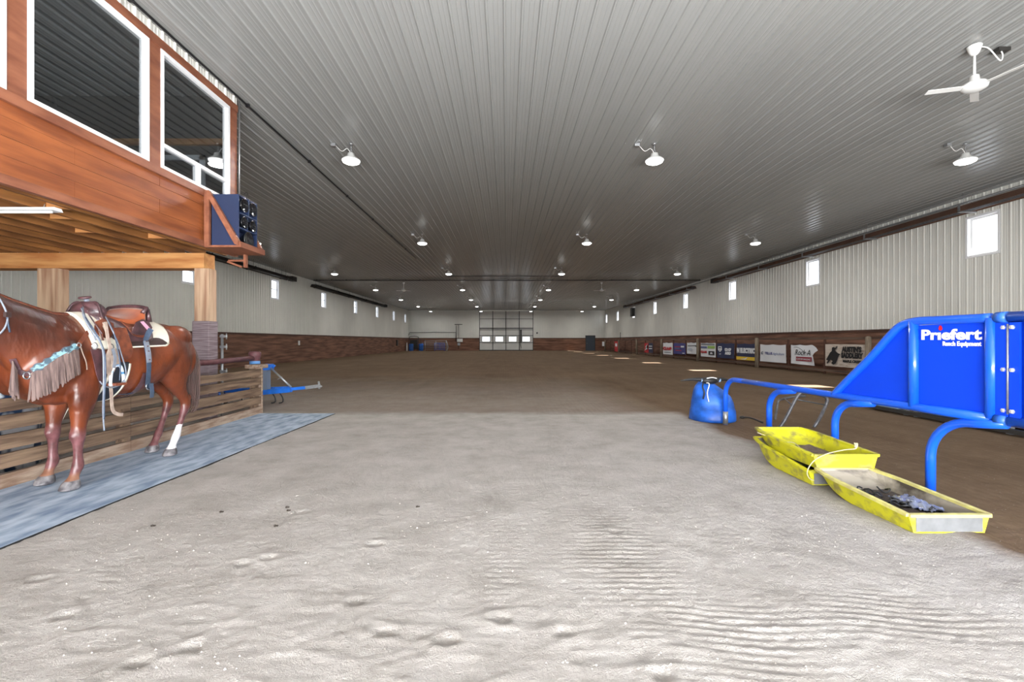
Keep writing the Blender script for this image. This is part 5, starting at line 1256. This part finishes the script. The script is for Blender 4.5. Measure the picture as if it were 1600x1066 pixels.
slab('jockey', M_lea, SAD, [(148, 503), (160, 498), (176, 505), (178, 518), (170, 530), (156, 526), (147, 518)], XN-.075)
mb = MB(); mb.prism([PX(px, py, XN-.06) for px, py in ((205, 520), (212, 504), (222, 499), (232, 503), (237, 512), (233, 521), (222, 524), (212, 523))], (.008, 0, 0)); mb.build('tooled_concho_plate', M_dlea, SAD)
mb = MB(); mb.prism([PX(px, py, XN-.05) for px, py in ((219, 503), (224, 502), (235, 514), (231, 517))], (.004, 0, 0)); mb.build('painted_tooling', mat('pink_tooling', (214, 160, 186), .5), SAD)
for px, py in ((148, 541), (174, 543)):
    c = PX(px, py, XN); mb = MB(); mb.tube([c+Vector((0, .026*math.cos(a), .03*math.sin(a))) for a in frn(0, 6.2832, 16)], .005, 6); mb.build('rigging_ring', M_nickel, SAD)
# stirrup with its leather
st = PX(183, 572, XN+.03)
mb = MB(); ribbon(mb, [PX(178, 545, XN), PX(181, 560, XN+.02), st+Vector((0, 0, .015))], .05, th=.012); mb.build('stirrup_leather', M_raw, SAD)
stir = MB(); stir.tube(smooth_path([st+Vector((0, -.03, 0)), st+Vector((0, -.06, -.06)), st+Vector((0, -.07, -.15)), st+Vector((0, -.06, -.17)), st+Vector((0, .06, -.17)), st+Vector((0, .07, -.15)), st+Vector((0, .06, -.06)), st+Vector((0, .03, 0)), st+Vector((0, -.03, 0))], 5), .013, 8)
STI = stir.build('stirrup', mat('stirrup_blue_white', (226, 232, 238), .4, 0, vscale=(3, 3, 14), col2=(70, 130, 180), contrast=(.46, .52)), SAD)
mb = MB(); mb.box((st.x-.045, st.y-.062, st.z-.18), (st.x+.045, st.y+.062, st.z-.155), bev=.008); mb.build('tread', M_lea, STI)
# latigo, strings, rope and reins hanging on the near side
def hang(name, m, parent, pix, w=None, r=None, X=None, lift=.0, n=6):
    pts = [PX(px, py, (X[i] if isinstance(X, list) else X)+lift) for i, (px, py) in enumerate(pix)]; pts = smooth_path(pts, n)
    mb = MB()
    if r: mb.tube(pts, r, 8)
    else: ribbon(mb, pts, w, th=.005)
    return mb.build(name, m, parent)
hang('latigo', M_raw, SAD, [(165, 503), (168, 525), (172, 545), (171, 570), (172, 590), (174, 615), (176, 640), (183, 647), (192, 648)], w=.032, X=XN+.02)
hang('latigo_wrap', M_raw, SAD, [(172, 548), (168, 560), (167, 575), (172, 583), (178, 572), (175, 555)], w=.045, X=XN+.035)
hang('latigo', M_pale, SAD, [(176, 545), (180, 560), (178, 575)], w=.028, X=XN+.05)
RE = thing('reins', 'grey and white reins looped over the horn and hanging down', 'reins', (XN, 4.2, 1.5))
hang('rein', M_pale, RE, [(131, 478), (130, 492), (140, 512), (155, 533), (161, 550), (162, 580), (162, 610), (161, 640), (162, 660), (163, 673)], r=.0062, X=[HX+.05, HX+.2, XN-.06, XN, XN+.04, XN+.05, XN+.05, XN+.05, XN+.04, XN+.04])
hang('rein', M_strap, RE, [(129, 480), (134, 496), (147, 516), (158, 536), (164, 556), (165, 590), (163, 625), (163, 655)], r=.0062, X=[HX+.05, HX+.2, XN-.04, XN+.01, XN+.05, XN+.06, XN+.06, XN+.05])
hang('rein', M_pale, RE, [(165, 495), (175, 515), (184, 535), (190, 555), (196, 575), (196, 590), (186, 602), (174, 606), (163, 603), (156, 596)], r=.0055, X=[XN-.12]+[XN+.04]*9)
hang('rein', M_strap, RE, [(169, 500), (178, 520), (184, 545), (188, 570), (187, 595)], r=.0055, X=[XN-.1]+[XN+.05]*4)
hang('string', M_dlea, SAD, [(128, 474), (138, 490), (150, 508), (160, 522)], r=.006, X=[HX+.08, HX+.2, HX+.27, HX+.31])
hang('string', M_pale, SAD, [(127, 482), (136, 500), (145, 520), (150, 532)], r=.006, X=[HX+.12, HX+.22, HX+.29, HX+.32])
for k in range(8):
    a = rnd.uniform(0, 18); b_ = rnd.uniform(0, 12)
    hang('string', [M_lea, M_raw, M_dlea][k % 3], SAD, [(142+a, 495+b_), (147+a*1.1, 507+b_), (150+a*1.3, 522+b_)], r=.004, X=[XN-.09, XN-.06, XN-.03])
# front girth
CIN = thing('front_cinch', 'dark front cinch with white fleece edge under the horse', 'cinch', (HX, 4.35, .8))
drape('cinch_band', mat('cinch_dark', (30, 36, 48), .6), CIN, frn(4.24, 4.42, 8), lambda y: 1.75, lambda y: 2*math.pi-1.75, .004, .014, 36)
drape('fleece_edge', M_felt, CIN, frn(4.415, 4.435, 2), lambda y: 1.8, lambda y: 2*math.pi-1.8, .004, .018, 30)
drape('fleece_edge', M_felt, CIN, frn(4.222, 4.242, 2), lambda y: 1.8, lambda y: 2*math.pi-1.8, .004, .018, 30)
# rear cinch with its studded billet
RC = thing('rear_cinch', 'grey-blue rear cinch strap with pale studded billet', 'cinch', (HX, 4.75, .8))
o1, n1 = on_skin([(217, 518), (221, 530), (224.5, 545), (227, 560), (228, 575), (227, 590), (226, 603)], .034)
for i in range(len(o1)): o1[i].x = max(o1[i].x, HX+.30-.002*i)
mb = MB(); ribbon(mb, o1, .05, nrm=n1, th=.007); mb.build('billet', M_strap, RC)
o2, n2 = on_skin([(223, 536), (226, 550), (227.5, 566)], .04); mb = MB(); ribbon(mb, o2, .056, nrm=n2, th=.006); BIL = mb.build('studded_billet', M_pale, RC)
for k in range(4):
    p_ = o2[int(k*(len(o2)-1)/3*.9)]; mb = MB(); mb.ball(p_+Vector((.006, 0, 0)), .008, 8); mb.build('stud', M_dlea, BIL)
e = o1[-1]; hr = e+Vector((.01, -.02, .02))
mb = MB(); mb.tube([hr+Vector((.0, .035*math.cos(a), .035*math.sin(a))) for a in frn(0, 6.2832, 18)], .006, 6); mb.build('ring', M_nickel, RC)
mb = MB(); ribbon(mb, [e+Vector((.02, 0, .05)), e+Vector((.03, 0, -.04)), e+Vector((.025, .0, -.10))], .05, th=.006); mb.build('billet_tail', M_strap, RC)
mb = MB(); rg = []
for j in range(31):
    a = 2.1+(2*math.pi-4.2)*j/30; yy = 4.60-.05*math.cos(a/2)**2; c = girth(yy, a, .012); c2 = girth(yy+.07, a, .012); dd = (c-Vector((HX, yy, 1.15))).normalized()
    rg.append([c, c2, c2+dd*.008, c+dd*.008])
mb.rings(rg, True, smooth=False); mb.build('belly_band', M_dlea, RC)
mb = MB(); ribbon(mb, [girth(4.45, 2.7, .03), girth(4.52, 2.7, .03), girth(4.60, 2.7, .025)], .025, side=ZA, th=.006); mb.build('connector', M_strap, RC)
# breast collar with fringe
BC = thing('breast_collar', 'turquoise tooled breast collar with long suede fringe', 'breast collar', (HX, 3.75, 1.1))
c1, m1 = on_skin([(142, 512), (134, 521), (126, 532), (119, 541)], .018); mb = MB(); ribbon(mb, c1, .03, nrm=m1, th=.007); mb.build('tug_strap', M_lea, BC)
mb = MB(); mb.tube([c1[-1]+Vector((.006, .02*math.cos(a), .02*math.sin(a))) for a in frn(0, 6.28, 14)], .005, 6); mb.build('buckle', M_nickel, BC)
path1 = [(117, 542), (110, 545), (100, 550), (90, 556), (80, 562), (70, 569), (60, 575), (52, 580)]
c2_, m2_ = on_skin(path1, .016, 5)
wd = [.058*(1+.22*math.sin(i*2*math.pi/7)) for i in range(len(c2_))]
mb = MB(); ribbon(mb, c2_, wd, nrm=m2_, th=.008); COL = mb.build('collar', mat('collar_leather', (74, 70, 78), .5), BC)
mb = MB(); ribbon(mb, [p+n*.005 for p, n in zip(c2_, m2_)], [w_*.78 for w_ in wd], nrm=m2_, th=.006); mb.build('tooling', M_tur, COL)
c3, m3 = on_skin([(52, 581), (45, 585), (38, 584), (32, 580), (27, 573), (22, 564), (20, 560)], .014, 4)
mb = MB(); ribbon(mb, c3, .04, nrm=m3, th=.007); mb.build('centre_strap', M_dlea, BC)
p_, n_ = surf(45, 587, .022); mb = MB(); mb.tube([p_+Vector((.028*math.cos(a), 0, .028*math.sin(a))) for a in frn(0, 6.28, 16)], .006, 6); mb.build('centre_ring', M_nickel, BC)
mb = MB()
def strand(p, n, L_, tw):
    pts = []
    for k in range(6):
        u = k/5; q_ = p+n*(.012+.012*u)+Vector((tw*u*.02, tw*u*.01, -L_*u))
        h, nn, i, dd = BVH.find_nearest(q_)
        if h is not None and (q_-h).dot(nn) < .012: q_ = h+nn*.014
        pts.append(q_)
    ribbon(mb, pts, .0085, nrm=[n]*6, th=.004)
for i in range(150):
    u = i/149*(len(c2_)-1); k = min(int(u), len(c2_)-2); f_ = u-k; p_ = c2_[k].lerp(c2_[k+1], f_); n_ = m2_[k].lerp(m2_[k+1], f_)
    strand(p_-Vector((0, 0, .02)), n_, .23+.02*rnd.random()-.03*abs(i/149-.5), rnd.uniform(-1, 1))
for i in range(34):
    u = 15+i/33*(len(c3)-16); k = min(int(u), len(c3)-2); f_ = u-k; strand(c3[k].lerp(c3[k+1], f_)-Vector((0, 0, .01)), m3[k], .22+.02*rnd.random(), rnd.uniform(-1, 1))
tag(mb.build('fringe', M_fringe, BC, recalc=False), kind='stuff')
c4, m4 = on_skin([(122, 540), (126, 552), (131, 564), (134, 578)], .016); mb = MB(); ribbon(mb, c4, .008, nrm=m4, th=.004); mb.build('tie_string', M_raw, BC)
# bridle
BR = thing('bridle', 'pale rope bridle and rein at the left edge on the head', 'bridle', (HX, 3.3, 1.6))
c5, m5 = on_skin([(-34, 452), (-20, 455), (-8, 462), (0, 473), (5, 482), (9, 492), (10, 502), (6, 512), (0, 520), (-12, 527), (-26, 532)], .012, 5); mb = MB(); mb.tube(c5, .0065, 8); mb.build('throat_strap', M_pale, BR)
p_, n_ = surf(9, 492, .014); mb = MB(); mb.box(tuple(p_-Vector((.012, .02, .02))), tuple(p_+Vector((.012, .02, .02))), bev=.004); mb.build('keeper', M_wear, BR)
c6, m6 = on_skin([(9, 496), (11, 508), (14, 519)], .012); mb = MB(); mb.tube(c6, .006, 8); mb.build('strap_tail', M_strap, BR)
def hpt(t_, o_, x_): return h0_+hd*t_+up*o_+XA*x_
for s_ in (-1, 1):
    mb = MB(); ribbon(mb, [hpt(-.03, .09, s_*.05), hpt(.05, .05, s_*.098), hpt(.2, .0, s_*.104), hpt(.36, -.03, s_*.078), hpt(.46, -.04, s_*.062)], .022, th=.006); mb.build('cheek_strap', M_lea, BR)
mb = MB(); ring = []
for a in frn(0, 6.2832, 24): ring.append(hpt(.36, -.005+.105*math.cos(a), .078*math.sin(a)))
mb.tube(ring, .009, 6); mb.build('noseband', M_pale, BR)
mb = MB(); mb.tube(smooth_path([hpt(-.04, .02, -.09), hpt(-.03, .1, -.05), hpt(-.03, .115, 0), hpt(-.03, .1, .05), hpt(-.04, .02, .09)], 4), .01, 6); mb.build('headstall', M_lea, BR)
